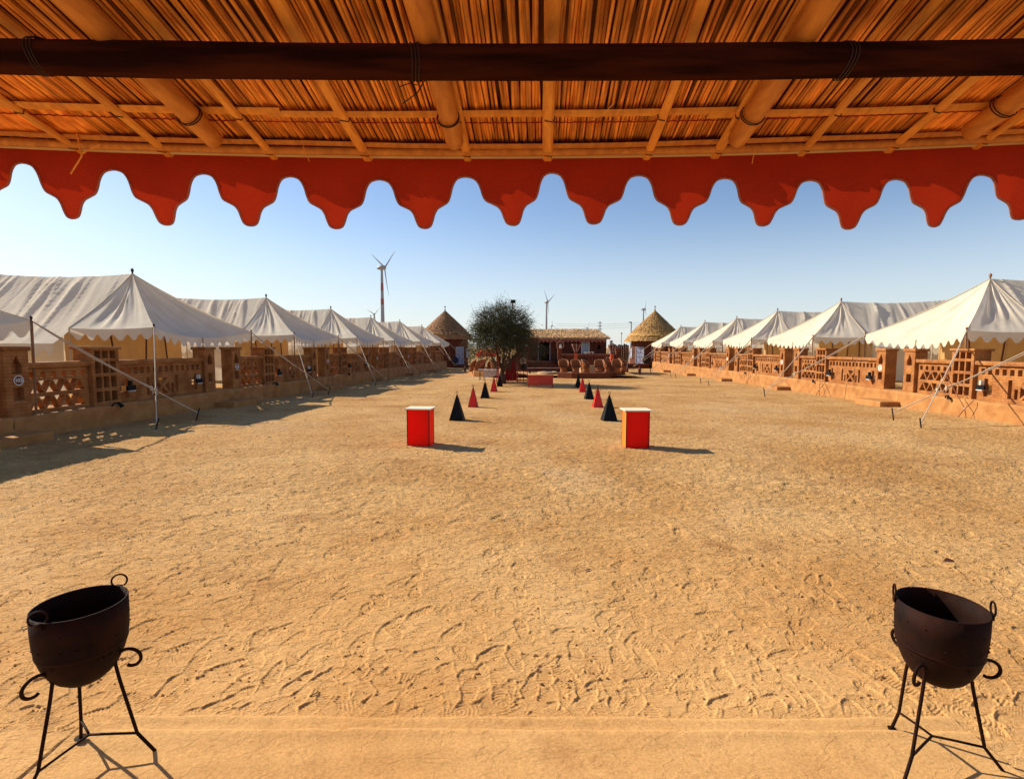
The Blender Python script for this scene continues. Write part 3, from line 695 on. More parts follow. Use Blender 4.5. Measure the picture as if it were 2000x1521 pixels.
bowl('left rusty iron fire bowl on a scrolled tripod stand on the sand', (-2.262, 2.585, gz(2.6)), [(R(8), .335, .235), (R(140), .25, .2), (R(253), .33, .235)], R(42), (R(76), R(262)))
bowl('right rusty iron fire bowl on a scrolled tripod stand, riveted brown side lit', (2.262, 2.592, gz(2.6)), [(R(98), .25, .2), (R(211), .33, .235), (R(345), .34, .235)], 0, (R(152), R(332)))

# ------------------------------------------------------------------ sandy cloth mat at the pavilion entrance
mb = MB()
def matfn(y0, z0, seed):
    def fn(u, v):
        x = -2.35 + 5.0 * u; y = y0 - v * (y0 - 1.2)
        e = .010 * q1(x * 2.2, seed) + .006 * q1(x * 7, seed + 1); y += e * max(0, 1 - v * 3)
        k = v * 60; rise = z0 * min(1, k / 1.6) ** .6 + (.007 * math.exp(-((k - 1.5) / 1.0) ** 2))
        if k < .01: rise = -.02
        return (x, y, gz(y) + rise - .004 + .005 * q1(x * 1.4 + y * 5, 4) + .004 * q1(x * .8 - y * 9, 5) + .002 * q1(x * 9 + y * 3, 6))
    return fn
mb.grid(matfn(2.945, .016, 1), 260, 60); mb2 = MB().grid(matfn(2.822, .032, 3), 260, 60)
t = thing('sand_covered_mat', 'sand covered cloth mat with two creased edges between the fire bowls', 'mat', (0, 0, 0))
part('lower_layer', mb, M_mat, t, smooth=True); part('upper_layer', mb2, M_mat, t, smooth=True)

# ------------------------------------------------------------------ bamboo and reed awning over the camera
YE = 2.6; SL = .213
def ez(x): # height of the front edge, gently sagging
    return 3.152 + .0095 * x * x + (.006 * x)
def rz_(x, y): return ez(x) + SL * (YE - y)
A = thing('reed_awning', 'bamboo awning roof of lashed reeds with scalloped red valance, overhead', 'awning', (0, YE, 3.15))
def apart(name, mb, mt, **k):
    mb.v = [(x, y - YE, z - 3.15) for x, y, z in mb.v]; return part(name, mb, mt, A, **k)
vpx = .05  # rafters lean a little to the right going out
# individual reeds, shared mesh variants, 300 nearest the middle of the view
reed_me = []
for k in range(6):
    rs = random.Random(k); mb = MB(); r0 = rs.uniform(.0058, .0073); pts = []
    for i in range(7):
        y = -i * .30; pts.append((.004 * rs.uniform(-1, 1), y, .003 * rs.uniform(-1, 1)))
    mb.tube(pts, [r0 * rs.uniform(.88, 1.08) for _ in pts], 6); reed_me.append(mb.mesh('reed', True)); reed_me[-1].materials.append(M_reed)
rs = random.Random(99); xs = []; x = -5.0
while x < 5.0: xs.append(x); x += rs.uniform(.0112, .0152)
xs.sort(key=lambda q: abs(q)); mbx = MB(); mbs = []
sl_a = math.atan(SL)
stuff = MB()
for k, x in enumerate(xs):
    y0 = YE - .03 + rs.uniform(-.012, .012); z0 = rz_(x, y0) + .018 + rs.uniform(-.004, .004); rz = -vpx + rs.gauss(0, .012)
    if k < 296:
        o = link('reed', reed_me[k % 6], A, (x, y0 - YE, z0 - 3.15)); o.rotation_euler = (-sl_a, rs.uniform(0, 6), rz); o.rotation_mode = 'XYZ'
        o.rotation_euler = (-sl_a + rs.gauss(0, .0015), 0, rz)
    else:
        L_ = 1.75; dx = L_ * math.sin(-rz) * -1
        a = (x, y0, z0); b = (x + math.sin(rz) * L_, y0 - L_, z0 + L_ * SL); m_ = tuple((a[i] + b[i]) / 2 + rs.gauss(0, .002) for i in range(3))
        stuff.tube([a, m_, b], rs.uniform(.0065, .0085), 5, cap=False)
apart('reed_layer', stuff, M_reed, smooth=True, kind='stuff')
# second, older layer of reeds and a sheet of thatch above
mb = MB(); x = -5
while x < 5:
    rz = -vpx + rs.gauss(0, .03); mb.tube([(x, YE - .05, rz_(x, YE) + .038), (x + math.sin(rz) * 2.4, YE - 2.4, rz_(x, YE - 2.4) + .04)], .008, 4, cap=False); x += .021
apart('upper_reed_layer', mb, M_back, kind='stuff')
mb = MB().grid(lambda u, v: (-5.2 + 10.4 * u, YE + .20 - v * 4.8 + (.055 * q1(u * 70, 3) + .03 * q1(u * 260, 4)) * (v == 0), rz_(-5.2 + 10.4 * u, YE + .20 - v * 4.8) + .052), 500, 20)
mb.grid(lambda u, v: (-5.2 + 10.4 * u, YE + .022 + .003 * v, ez(-5.2 + 10.4 * u) + .052 - .07 * v), 40, 2)
mb.grid(lambda u, v: (-5.2 + 10.4 * u, YE + .20 - v * 4.8 + (.07 * q1(u * 80, 5) + .035 * q1(u * 300, 6)) * (v == 0), rz_(-5.2 + 10.4 * u, YE + .20 - v * 4.8) + .13), 500, 20)
apart('thatch_backing', mb, M_back)
# battens (split bamboo) running down the slope
for i, (u, v) in enumerate([(-28, 290), (150, 268), (322, 278), (530, 292), (715, 302), (912, 302), (1070, 300), (1265, 294), (1400, 298), (1570, 294), (1742, 292), (1915, 286), (2080, 280), (-210, 280)]):
    p = at(u, v, Y=YE); x0 = p.x; w_ = .021 if i % 2 else .025
    jx = (.012, -.01, .015, 0, -.012)[i % 5]
    mb = MB(); pts = []
    for k in range(9):
        y = YE + .035 - k * .26; x = x0 + jx * math.sin(k) * .5 - vpx * (YE - y) * 1.0
        z = rz_(x, y) - .012 - .010
        if k == 0: z = rz_(x, YE) - .026
        pts.append((x, y, z))
    V = []
    for q in pts:
        for (a, b) in ((-w_, .004), (-w_ * .6, -.007), (w_ * .6, -.007), (w_, .004)): V.append((q[0] + a, q[1], q[2] + b))
    n = len(pts); mb.add(V, [(4 * k + j, 4 * k + (j + 1) % 4, 4 * k + 4 + (j + 1) % 4, 4 * k + 4 + j) for k in range(n - 1) for j in range(4)] + [(0, 1, 2, 3), (4 * n - 1, 4 * n - 2, 4 * n - 3, 4 * n - 4)])
    apart('batten', mb, M_split)
    for y in (YE - .285, YE - .03):
        x = x0 - vpx * (YE - y); z = rz_(x, y) - .02
        mb = MB().tube([(x - w_ - .004, y - .012, z + .02), (x - w_ * .7, y, z - .012), (x + w_ * .7, y + .01, z - .013), (x + w_ + .004, y + .004, z + .02)], .0024, 5)
        apart('wire_tie', mb, M_wire)
# thick whole-bamboo poles with nodes
for i, (u, v, r0) in enumerate([(418, 268, .042), (888, 285, .04), (1440, 272, .042), (1895, 268, .044), (-90, 250, .042), (2400, 262, .042)]):
    p = at(u, v, Y=YE - .19); mb = MB(); pts = []; rr = []
    for k in range(34):
        y = YE - .19 - k * .055; x = p.x - vpx * (YE - .19 - y); z = rz_(x, y) - r0 - .022; bump = .004 if k % 9 == 6 else 0
        pts.append((x + .004 * math.sin(k * .3), y, z)); rr.append(r0 * (1 + .004 * k) + bump)
    mb.tube(pts, rr, 18); pl = apart('bamboo_pole', mb, M_bamboo, smooth=True)
    y = YE - .36; x = p.x - vpx * .17; z = rz_(x, y) - r0 - .022
    for dy in (0, .014):
        mb = MB().tube([(x + (r0 + .006) * math.cos(a), y + dy + .02 * math.sin(a), z + (r0 + .006) * math.sin(a)) for a in [2 * math.pi * k / 16 for k in range(17)]], .0025, 5)
        apart('wire_tie', mb, M_wire)
# crosswise split bamboo between reeds and battens
def cross(y, name, r, x0=-5, x1=5, dz=0, seed=0, mt=None):
    mb = MB(); V = []; n = 60
    for k in range(n + 1):
        x = x0 + (x1 - x0) * k / n; yy = y + .008 * q1(x * .8, seed); z = rz_(x, yy) - .006 + dz + .003 * q1(x * 2, seed + 1); s = 1 + .12 * q1(x * 1.3, seed + 2)
        for (a, b) in ((-r * s, .006), (-r * .6 * s, -.006), (r * .6 * s, -.006), (r * s, .006)): V.append((x, yy + a, z + b))
    mb.add(V, [(4 * k + j, 4 * k + (j + 1) % 4, 4 * k + 4 + (j + 1) % 4, 4 * k + 4 + j) for k in range(n) for j in range(4)]); return apart(name, mb, mt or M_split)
cross(YE - .285, 'cross_batten', .027, -5, -1.0, seed=1); cross(YE - .29, 'cross_batten', .024, -1.06, 1.1, dz=-.002, seed=4); cross(YE - .275, 'cross_batten', .028, .85, 5, dz=-.005, seed=7)
cross(YE - 1.35, 'cross_batten', .026, -5, 5, seed=9); cross(YE - .075, 'edge_batten', .018, -5, 5, dz=-.002, seed=12, mt=M_bamboo)
# red binding threads
for y in (YE - .215, YE - .98, YE - 1.18):
    mb = MB(); pts = []
    for k in range(500): x = -5 + k * .02; pts.append((x, y + .010 * q1(x * .9, 3) + .0025 * (k % 2), rz_(x, y) + .008 - .002 * (k % 2)))
    mb.tube(pts, .0026, 4); apart('binding_thread', mb, M_thread)
# the pale pipe at the edge that carries the valance
mb = MB().tube([(x, YE + .012, ez(x) - .012) for x in [-5 + .25 * k for k in range(41)]], .0115, 10); apart('edge_pipe', mb, M_pvc, smooth=True)
mb = MB().tube([(x, YE - .035, ez(x) - .008) for x in [-5 + .25 * k for k in range(41)]], [.018 + .002 * (k % 5 == 0) for k in range(41)], 10); apart('edge_bamboo', mb, M_bamboo, smooth=True)
# big dark cross beam
yb = 1.85
mb = MB(); pts = [(x, yb, 3.178 + .0060 * x * x + .002 * x) for x in [-5.2 + .4 * k for k in range(27)]]
mb.tube(pts, [.0545 + .002 * q1(k * 1.0, 2) for k in range(27)], 28); apart('main_beam', mb, M_beam, smooth=True)
for k, x in enumerate((-1.62, -.33, 1.14, 2.28)):
    zc = 3.178 + .0060 * x * x
    for dx in (-.012, .0, .011):
        mb = MB().tube([(x + dx + .006 * math.sin(a * 2 + k), yb + .0575 * math.cos(a), zc + .0575 * math.sin(a)) for a in [2 * math.pi * j / 20 for j in range(21)]], .0022, 5); apart('wire_tie', mb, M_wire)
for sx in (-4.6, 4.6):
    mb = MB().tube([(sx, yb, -.05), (sx, yb, 3.12)], .07, 14); apart('post', mb, M_beam, smooth=True)
# loose fibres and wire ends
for (a, b, c, r0, mt) in [((150, 262), (160, 305), (138, 340), .0035, M_split), ((196, 282), (160, 300), (158, 306), .003, M_split), ((592, 285), (598, 300), (604, 316), .002, M_split), ((1475, 295), (1471, 308), (1469, 320), .002, M_split),
                    ((835, 148), (815, 182), (786, 203), .0022, M_wire), ((781, 170), (800, 163), (815, 167), .002, M_wire), ((1200, 200), (1180, 222), (1155, 235), .002, M_split)]:
    mb = MB().tube([at(*a, Y=2.5 if a[1] > 200 else 1.95), at(*b, Y=2.51 if a[1] > 200 else 1.96), at(*c, Y=2.52 if a[1] > 200 else 1.97)], r0, 5); apart('loose_strand', mb, mt)
# scalloped red valance
tips = [(-22, 405), (140, 426), (320, 437), (490, 441), (655, 445), (830, 445), (1003, 440), (1160, 437), (1330, 437), (1493, 439), (1663, 445), (1833, 440), (2010, 424), (2180, 412)]
gaps = [(-120, 300), (43, 318), (222, 332), (398, 340), (567, 345), (740, 350), (908, 346), (1078, 338), (1248, 343), (1417, 348), (1584, 352), (1750, 350), (1918, 341), (2098, 330), (2300, 318)]
YV = YE + .028
tp = [at(u, v, Y=YV) for u, v in tips]; gp = [at(u, v, Y=YV) for u, v in gaps]
edge = []
hw = [(0, 0), (.17, -.035), (.26, -.115), (.32, -.235), (.365, -.385), (.43, -.50), (.56, -.565), (.68, -.625), (.755, -.72), (.80, -.84), (.855, -.95), (.93, -.992), (1, -1)]
for i in range(len(gp) - 1):
    g0, t0, g1_ = gp[i], tp[i], gp[i + 1]
    if i == 0: edge.append((g0.x, g0.z))
    for k, (a, b) in enumerate(hw[1:]): edge.append((g0.x + (t0.x - g0.x) * a, g0.z + (t0.z - g0.z) * (-b)))
    for k, (a, b) in enumerate(hw[::-1][1:]): edge.append((g1_.x + (t0.x - g1_.x) * a, g1_.z + (t0.z - g1_.z) * (-b)))
fine = []
for i in range(len(edge) - 1):
    p0, p1, p2, p3 = [Vector(edge[max(0, min(len(edge) - 1, i + d))]) for d in (-1, 0, 1, 2)]
    for k in range(3):
        u = k / 3; q = .5 * ((2 * p1) + (p2 - p0) * u + (2 * p0 - 5 * p1 + 4 * p2 - p3) * u * u + (3 * p1 - 3 * p2 + p3 - p0) * u ** 3); fine.append((q.x, q.y))
def vy(x, k): return YV + .035 * q1(x * 2.1, 2) * k + .026 * q1(x * 6.3, 5) * k + .008 * math.sin(x * 9) * k + .05 * k * k * (.5 + .5 * q1(x * 3.1, 9))
V = []; nl = 12
for (x, z) in fine:
    zt = ez(x) + .0
    for j in range(nl + 1):
        k = j / nl; zz = zt + (z - zt) * k; V.append((x, vy(x, min(1, (zt - zz) / .42)), zz))
n = len(fine); mb = MB().add(V, [(i * (nl + 1) + j, (i + 1) * (nl + 1) + j, (i + 1) * (nl + 1) + j + 1, i * (nl + 1) + j + 1) for i in range(n - 1) for j in range(nl)])
va = apart('scalloped_valance', mb, M_redfab, smooth=True)
mb = MB().tube([(x, vy(x, min(1, (ez(x) - .02 - z) / .42)) - .0005, z) for x, z in fine], .0052, 6); apart('valance_piping', mb, M_trim, smooth=True)

M_frame = mat('dusty_white_frame', (.46, .40, .38), (.36, .30, .28), scale=5)
M_straw_l = mat('golden_straw', (.60, .35, .11), (.42, .22, .065), scale=3); M_straw_b = mat('brown_straw', (.46, .23, .09), (.32, .15, .055), scale=3); M_straw_d = mat('weathered_straw', (.22, .12, .05), (.14, .07, .03), scale=3)
# ------------------------------------------------------------------ thatched round huts
def hut(label, x, y, r, ze, zt, thatch, wz, door_a, win_a, seed):
    t = thing('round_hut', label, 'hut', (x, y, wz), 0, 'round thatched huts at the far end'); rs = random.Random(seed)
    h = ze - wz; wr = r * .80
    part('hut_wall', MB().lathe([(wr, -.2), (wr, h + .35)], 40), M_wall, t, smooth=True)
    mb = MB(); nb = 13; H = zt - ze; rf = []
    n = 120
    for b in range(3):
        r0, r1 = r * (1 - .045 * b), r * (.86 - .05 * b); z0, z1 = h + b * .25, h + b * .25 + .36; bm = MB(); jit = [rs.uniform(-.06, .06) for _ in range(n)]
        def fn(p, a, i, jit=jit):
            k = int(a / (2 * math.pi) * n + .5) % n; return (p[0] * (1 + jit[k] * .18), p[1] * (1 + jit[k] * .18), p[2] + (jit[k] * .9 if i in (0, 1) else 0))
        bm.lathe([(r0 - .12, z0 + .02), (r0, z0), (r0 - .02, z0 + .15), (r1, z1 + .03)], n, fn=fn)
        part('thatch_tier', bm, thatch, t)
    def fn2(p, a, i): q = 1 + .012 * q1(a * 19 + i * 1.7, i % 7); return (p[0] * q, p[1] * q, p[2] + .10 * q1(a * 33, i % 5))
    part('thatch_cone', MB().lathe([(r * .88 * (1 - g) ** 1.04 + .03 + (.075 if k % 3 == 0 else 0), h + .72 + (H - .70) * g) for k, g in enumerate([j / 32 for j in range(33)])], n, fn=fn2), thatch, t, smooth=True)
    mb = MB()
    for k in range(2600):
        f = .84 * rs.random() ** .7; a = rs.uniform(0, 6.283); rr = r * .88 * f + .05; z = h + .72 + (H - .72) * (1 - f) ** .97 + .07; L_ = rs.uniform(.2, .45)
        b = a + rs.uniform(-.04, .04); r2 = rr + L_ * .75; z2 = z - L_ * (H / r) * .75
        c, s = math.cos(a), math.sin(a); c2, s2 = math.cos(b), math.sin(b); w_ = .022
        mb.add([(rr * c - s * w_, rr * s + c * w_, z), (rr * c + s * w_, rr * s - c * w_, z), (r2 * c2 + s * w_, r2 * s2 - c * w_, z2 + .02), (r2 * c2 - s * w_, r2 * s2 + c * w_, z2 + .02)], [(0, 1, 2, 3)])
    nv = len(mb.v) // 2 // 4 * 4; dk = MB(); dk.v = mb.v[nv:]; dk.f = [tuple(i - nv for i in q) for q in mb.f if q[0] >= nv]; mb.f = [q for q in mb.f if q[0] < nv]; mb.v = mb.v[:nv]
    part('loose_straw', mb, M_straw_l if thatch is M_thatch else M_straw_b, t, kind='stuff'); part('weathered_straw', dk, M_straw_d, t, kind='stuff')
    part('roof_finial', MB().lathe([(0, zt - wz - .1), (.10, zt - wz), (.05, zt - wz + .14), (.12, zt - wz + .2), (.04, zt - wz + .28), (.035, zt - wz + .52), (.13, zt - wz + .62), (.12, zt - wz + .68), (0, zt - wz + .7)], 12), M_dark, t, smooth=True)
    def opening(a, w_, z0, z1, nm, cols):
        fr = part(nm + '_frame', MB().plate(rect(-w_ / 2 - .1, w_ / 2 + .1, z0 - (.1 if nm == 'window' else 0), z1 + .1), [rect(-w_ / 2, w_ / 2, z0 + .001, z1)], -.10, .02), M_frame, t)
        fr.location = (math.cos(a) * wr, math.sin(a) * wr, 0); fr.rotation_euler = (0, 0, a + math.pi / 2)
        for i in range(cols):
            x0 = -w_ / 2 + i * w_ / cols; lf = part(nm + '_leaf', MB().box(x0 + .01, x0 + w_ / cols - .01, -.06, -.03, z0 + .01, z1 - .01), M_blue, fr)
            x1 = x0 + w_ / cols; mb = MB()
            for zz in (z0 + .02, (z0 + z1) / 2 - .02, z1 - .06): mb.box(x0 + .02, x1 - .02, -.075, -.0601, zz, zz + .04)
            for xx in (x0 + .02, x1 - .06): mb.box(xx, xx + .04, -.075, -.0601, z0 + .061, (z0 + z1) / 2 - .021); mb.box(xx, xx + .04, -.075, -.0601, (z0 + z1) / 2 + .0201, z1 - .061)
            part('leaf_trim', mb, M_frame, lf)
    opening(door_a, 1.2, .14, 2.5, 'door', 2)
    for wa in win_a: opening(wa, .74, 1.1, 2.3, 'window', 1)
    return t
ZH = 60
hut('left round hut with brown conical thatch roof, beside the bushy tree', at(870, 700, Y=74).x, 74, 4.1, 3.33, 7.4, M_thatch2, -.28, R(-46), (R(-14),), 3)
hut('right round hut with golden conical thatch roof and blue-white doors', at(1277, 700, Y=74).x, 74, 4.25, 3.15, 7.5, M_thatch, -.24, R(-139), (R(-172), R(-104)), 8)
# low plinths in front of the huts
for lb, (u0, u1, yy, z1) in {'dark mud plinth in front of the left thatched hut': (858, 925, 69.8, -.3), 'mud plinth in front of the right thatched hut': (1198, 1268, 69.8, .05)}.items():
    x0, x1 = at(u0, 700, Y=yy).x, at(u1, 700, Y=yy).x
    o = part('hut_plinth', MB().box(x0, x1, yy, yy + 3.2, -1.2, z1), M_wall, bevel=.04); tag(o, lb, 'plinth')

# ------------------------------------------------------------------ long red building
BY = 54.0; fz = .85
M_fringe = mat('pinkish_zigzag', (.34, .12, .085), (.26, .09, .06), scale=4)
bt = thing('thatched_building', 'long red mud building with straw roof, zigzag eave and dark doorway', 'building', (4.5, BY, fz))
def bx(x0, x1, y0, y1, z0, z1): return MB().box(x0 - 4.5, x1 - 4.5, y0 - BY, y1 - BY, z0 - fz, z1 - fz)
def X(u, y=BY): return at(u, 700, Y=y).x
def Zp(v, y=BY): return at(1100, v, Y=y).z
xl, xr = X(1008), X(1184)
d0, d1, dz = X(1052), X(1073), Zp(664)
w0, w1, wz0, wz1 = X(1137), X(1149), Zp(688), Zp(668)
n0, n1_, nz0, nz1 = X(1167), X(1173), Zp(682), Zp(671)
mb = MB().plate([(xl - 4.5, -1.4), (xr - 4.5, -1.4), (xr - 4.5, 2.45), (xl - 4.5, 2.45)],
    [rect(d0 - 4.5, d1 - 4.5, .0, dz - fz), rect(w0 - 4.5, w1 - 4.5, wz0 - fz, wz1 - fz), ptd(n0 - 4.5, n1_ - 4.5, nz0 - fz, nz1 - fz)], 0, .25)
mb.box(xl - 4.5, xl - 4.25, .251, 4, -1.4, 2.45).box(xr - 4.75, xr - 4.5, .251, 4, -1.4, 2.45).box(xl - 4.5, xr - 4.5, 4.001, 4.2, -1.4, 2.45).box(xl - 4.2, xr - 4.8, .26, 3.99, -.2, -.01)
part('wall', mb, M_wall, bt)
f = part('door_frame', MB().plate(rect(d0 - 4.60, d1 - 4.40, .001, dz - fz + .1), [rect(d0 - 4.5, d1 - 4.5, .002, dz - fz)], -.05, -.003), M_frame, bt)
part('door_leaf', MB().box(d0 - 4.48, d0 - 4.42, .05, .95, .02, dz - fz - .02), M_dark, f)
f = part('window_frame', MB().plate(rect(w0 - 4.62, w1 - 4.38, wz0 - fz - .1, wz1 - fz + .1), [rect(w0 - 4.5, w1 - 4.5, wz0 - fz, wz1 - fz)], -.05, -.003), M_white, bt)
part('window_pane', MB().box(w0 - 4.5, w1 - 4.5, .05, .07, wz0 - fz, wz1 - fz), M_glass, f)
part('window_bar', MB().box((w0 + w1) / 2 - 4.52, (w0 + w1) / 2 - 4.48, .02, .05, wz0 - fz, wz1 - fz), M_blue, f)
# roof: sloping straw with ragged edge
rx0, rx1 = X(998), X(1192, 53); ze, zr = 3.22, 4.22
rs = random.Random(4)
mb = MB()
def rf(u, v):
    k = 1 if v > .02 else 0; x0 = rx0 + .2; x = x0 + (rx1 - x0 - .95 * v) * u - 4.5
    return (x, -1.1 + 2.9 * v, ze - fz + (zr - ze) * v + .05 * q1(x * 5 + v * 31, 1) + .03 * q1(x * 17 - v * 53, 2) - (.12 if v == 0 else 0))
mb.grid(rf, 160, 14); mb.grid(lambda u, v: (rx1 - 4.5 - .95 * u, -1.1 + 2.9 * u + (5.2 - 2.4 * u * 2) * v * .9, ze - fz + (zr - ze) * u), 12, 8)
mb.grid(lambda u, v: (rx0 + (rx1 - rx0 - .95 + .95 * v) * u - 4.5, 1.8 + 2.9 * v, zr - fz - (zr - ze) * v), 20, 4)
part('roof', mb, M_strawr, bt)
mb = MB()
for k in range(2600):
    u, v = rs.random(), rs.random(); p = rf(u, v); a = rs.uniform(-.9, .9); L_ = rs.uniform(.12, .35)
    q = (p[0] + L_ * math.sin(a), p[1] - L_ * math.cos(a), p[2] - L_ * math.cos(a) * .34 + .05); w_ = .02
    mb.add([(p[0] - w_, p[1], p[2] + .03), (p[0] + w_, p[1], p[2] + .03), (q[0] + w_, q[1], q[2]), (q[0] - w_, q[1], q[2])], [(0, 1, 2, 3)])
part('loose_straw', mb, M_strawr, bt, kind='stuff')
n = int((rx1 - rx0) / .42); V = []
for i in range(n):
    x0 = rx0 + .2 + i * .42 - 4.5; V.append([(x0, 2.33), (x0, 2.1), (x0 + .21, 1.86), (x0 + .42, 2.1), (x0 + .42, 2.33)])
for i in range(n):
    if V[i][-1][0] < rx1 - 4.7: part('eave_fringe', MB().plate(V[i][::-1], [], -.99, -.96), M_fringe, bt)
part('eave_board', MB().box(rx0 - 4.4, rx1 - 4.6, -1.03, -.991, 2.24, 2.40), M_fringe, bt)
# raised floor and steps
x0, x1 = X(1024, 50), X(1091, 50)
part('raised_floor', bx(xl, X(1200, 52), 52, BY - .003, -1.0, fz - .02), M_wall, bt)
for i in range(5): part('entrance_step', bx(x0, x1, 50.2 + .36 * i, 51.998, -1.0, -.25 + .2 * (i + 1)), M_wall, bt)
# balustrade with row of dart holes
def balus(label, u0, u1, y, zt, zb):
    t = thing('balustrade', label, 'balustrade', (X(u0, y), y, zb)); L_ = X(u1, y) - X(u0, y); hs = []; n = int(L_ / .34); h = zt - zb
    for i in range(n):
        xx = .17 + i * (L_ - .3) / n; hs.append([(xx + .03, h - .32), (xx + .15, h - .52), (xx + .27, h - .32)][::-1])
        if i % 2: hs.append([(xx + .05, h - .75), (xx + .15, h - .93), (xx + .25, h - .75)][::-1])
    part('pierced_panel', MB().plate(rect(0, L_, 0, h - .1), hs, 0, .2), M_wall2, t); part('coping', MB().box(-.03, L_ + .03, -.06, .26, h - .1, h), M_white2, t, bevel=.02)
M_wall2 = mat('red_brown_plaster', (.21, .060, .024), (.14, .036, .015), scale=3, bump=.01, bscale=12)
M_white2 = mat('dusty_coping', (.34, .18, .12), (.26, .12, .08), scale=3)
balus('pierced red mud balustrade in front of the building window', 1097, 1203, 51.6, 1.60, -.5)
def gpillar(label, u, y, z1, extra):
    x = X(u, y); t = thing('gate_pillar', label, 'pillar', (x, y, -.6)); h = z1 + .6
    part('shaft', MB().plate(rect(-.2, .2, 0, h), [ptd(-.09, .09, h - .75, h - .15), rect(-.09, .09, h - 1.5, h - .95)], -.2, -.1).box(-.2, .2, -.098, .2, 0, h), M_wall2, t)
    part('cap', MB().box(-.26, .26, -.26, .26, h, h + .12), M_wall2, t, bevel=.02)
    if extra: part('lamp_jar', MB().lathe([(0, h + .12), (.11, h + .12), (.14, h + .22), (.08, h + .32), (.10, h + .36), (0, h + .4)], 12), M_white, t, smooth=True)
gpillar('pierced pillar with white jar left of the building steps', 1028, 51.3, 2.2, True)
gpillar('pierced pillar right of the building steps, under the spoked ring', 1093, 51.3, 2.1, False)
gpillar('pierced red pillar at the right end of the balustrade', 1206, 51.6, 2.0, False)
x = X(1094, 51.2); z = Zp(674, 51.2)
t = thing('spoked_ring', 'grey spoked ring with a white lantern on the pillar by the doorway', 'wheel ornament', (x, 51.15, z))
part('rim', MB().tube([(.36 * math.cos(a), 0, .36 * math.sin(a)) for a in [2 * math.pi * i / 26 for i in range(27)]], .035, 6), M_white2, t, smooth=True)
for i in range(8): a = i * math.pi / 4; part('spoke', MB().tube([(.06 * math.cos(a), 0, .06 * math.sin(a)), (.34 * math.cos(a), 0, .34 * math.sin(a))], .018, 5), M_white2, t)
part('hub', MB().tube([(0, -.06, 0), (0, .06, 0)], .08, 10), M_white2, t)
part('lantern', MB().box(-.11, .12, -.22, -.065, -.32, -.04).lathe([(.12, -.04), (0, .06)], 4, 0, -.14), M_white, t)
def urn(label, u, y, vt, vm, vb, r):
    x = X(u, y); z1, z0, zb = Zp(vt, y), Zp(vm, y), Zp(vb, y); t = thing('garlanded_urn', label, 'urn stand', (x, y, zb), 0, 'flared red urns on orange posts')
    h0, h1 = z0 - zb, z1 - zb
    part('post', MB().lathe([(0, 0), (.17, 0), (.17, h0), (0, h0)], 14), M_orangep, t, smooth=False)
    part('urn', MB().lathe([(.1, h0), (.14, h0 + .08), (.17, h0 + .2), (r * .62, h0 + (h1 - h0) * .5), (r * .95, h1 - .12), (r, h1), (r * .93, h1), (.1, h1 - .3), (0, h1 - .35)], 16), M_wall2, t, smooth=True)
    for k in range(7):
        a = math.pi * (1 + (k + .5) / 7); mb = MB()
        for j in range(6): f = j / 6; rr = r * (1 - .72 * f) + .03; q = Vector((rr * math.cos(a), rr * math.sin(a), h1 - .05 - (h1 - h0) * .85 * f)); mb.lathe([(0, -.05), (.035, 0), (0, .05)], 5, q.x, q.y, fn=lambda p, a_, i, q=q: (p[0], p[1], p[2] + q.z))
        part('garland', mb, M_white if k % 2 else M_redtrim2, t)
M_orangep = mat('orange_red_post', (.62, .10, .03), (.5, .07, .02), rough=.6)
urn('flared red urn with garlands on an orange post, left of the blue window', 1124.5, 50.5, 672, 690, 712, .47)
urn('flared red urn with garlands on an orange post at the balustrade end', 1195, 50.5, 673, 691, 712, .40)
for i, u in enumerate((1144, 1151, 1157.5)):
    x = X(u, 51.7); o = part('white_bowl', MB().lathe([(0, 0), (.06, 0), (.05, .05), (.15, .18), (.16, .2), (.13, .19), (0, .08)], 14), M_white, smooth=True, loc=(x, 51.7, 1.60))
    tag(o, ['leftmost', 'middle', 'rightmost'][i] + ' of three small white bowls on the balustrade coping', 'bowl', 'white bowls on the balustrade')
# dark fence of upright boards between building and right hut
t = thing('board_fence', 'dark red fence of upright boards between the building and the right hut', 'fence', (X(1196, 57), 57, -.5)); rs = random.Random(6)
x1 = X(1228, 57) - X(1196, 57); n = 9; me = None
for i in range(n):
    h = 3.1 + rs.uniform(-.15, .15); part('board', MB().box(i * x1 / n + .01, (i + 1) * x1 / n - .01, rs.uniform(-.02, .01), .05, 0, h), M_wall, t)
for lb, u, y, z0, z1, lean, r_, mt, cap in [('white pole leaning beside the dark board fence', 1228, 55, -.3, 3.0, .45, .05, 'w', 0), ('thin lamp post with arm behind the right hut roof', 1231.5, 84, 0, 6.3, 0, .09, 'd', 1),
        ('thin pole with a small lamp between building and hut', 1213, 66, 0, 4.0, 0, .04, 'd', 1), ('square dark stub pillar behind the board fence', 1193, 62, 0, 3.1, 0, .2, 'd', 0)]:
    x = X(u, y); t = thing('pole', lb, 'pole', (x - lean / 2, y, z0)); part('shaft', MB().tube([(0, 0, 0), (lean, 0, z1 - z0)], r_, 8), M_white if mt == 'w' else M_tower, t)
    if cap: part('lamp_head', MB().box(-.35 if r_ > .05 else -.08, .08, -.08, .08, z1 - z0, z1 - z0 + .14), M_dark, t)

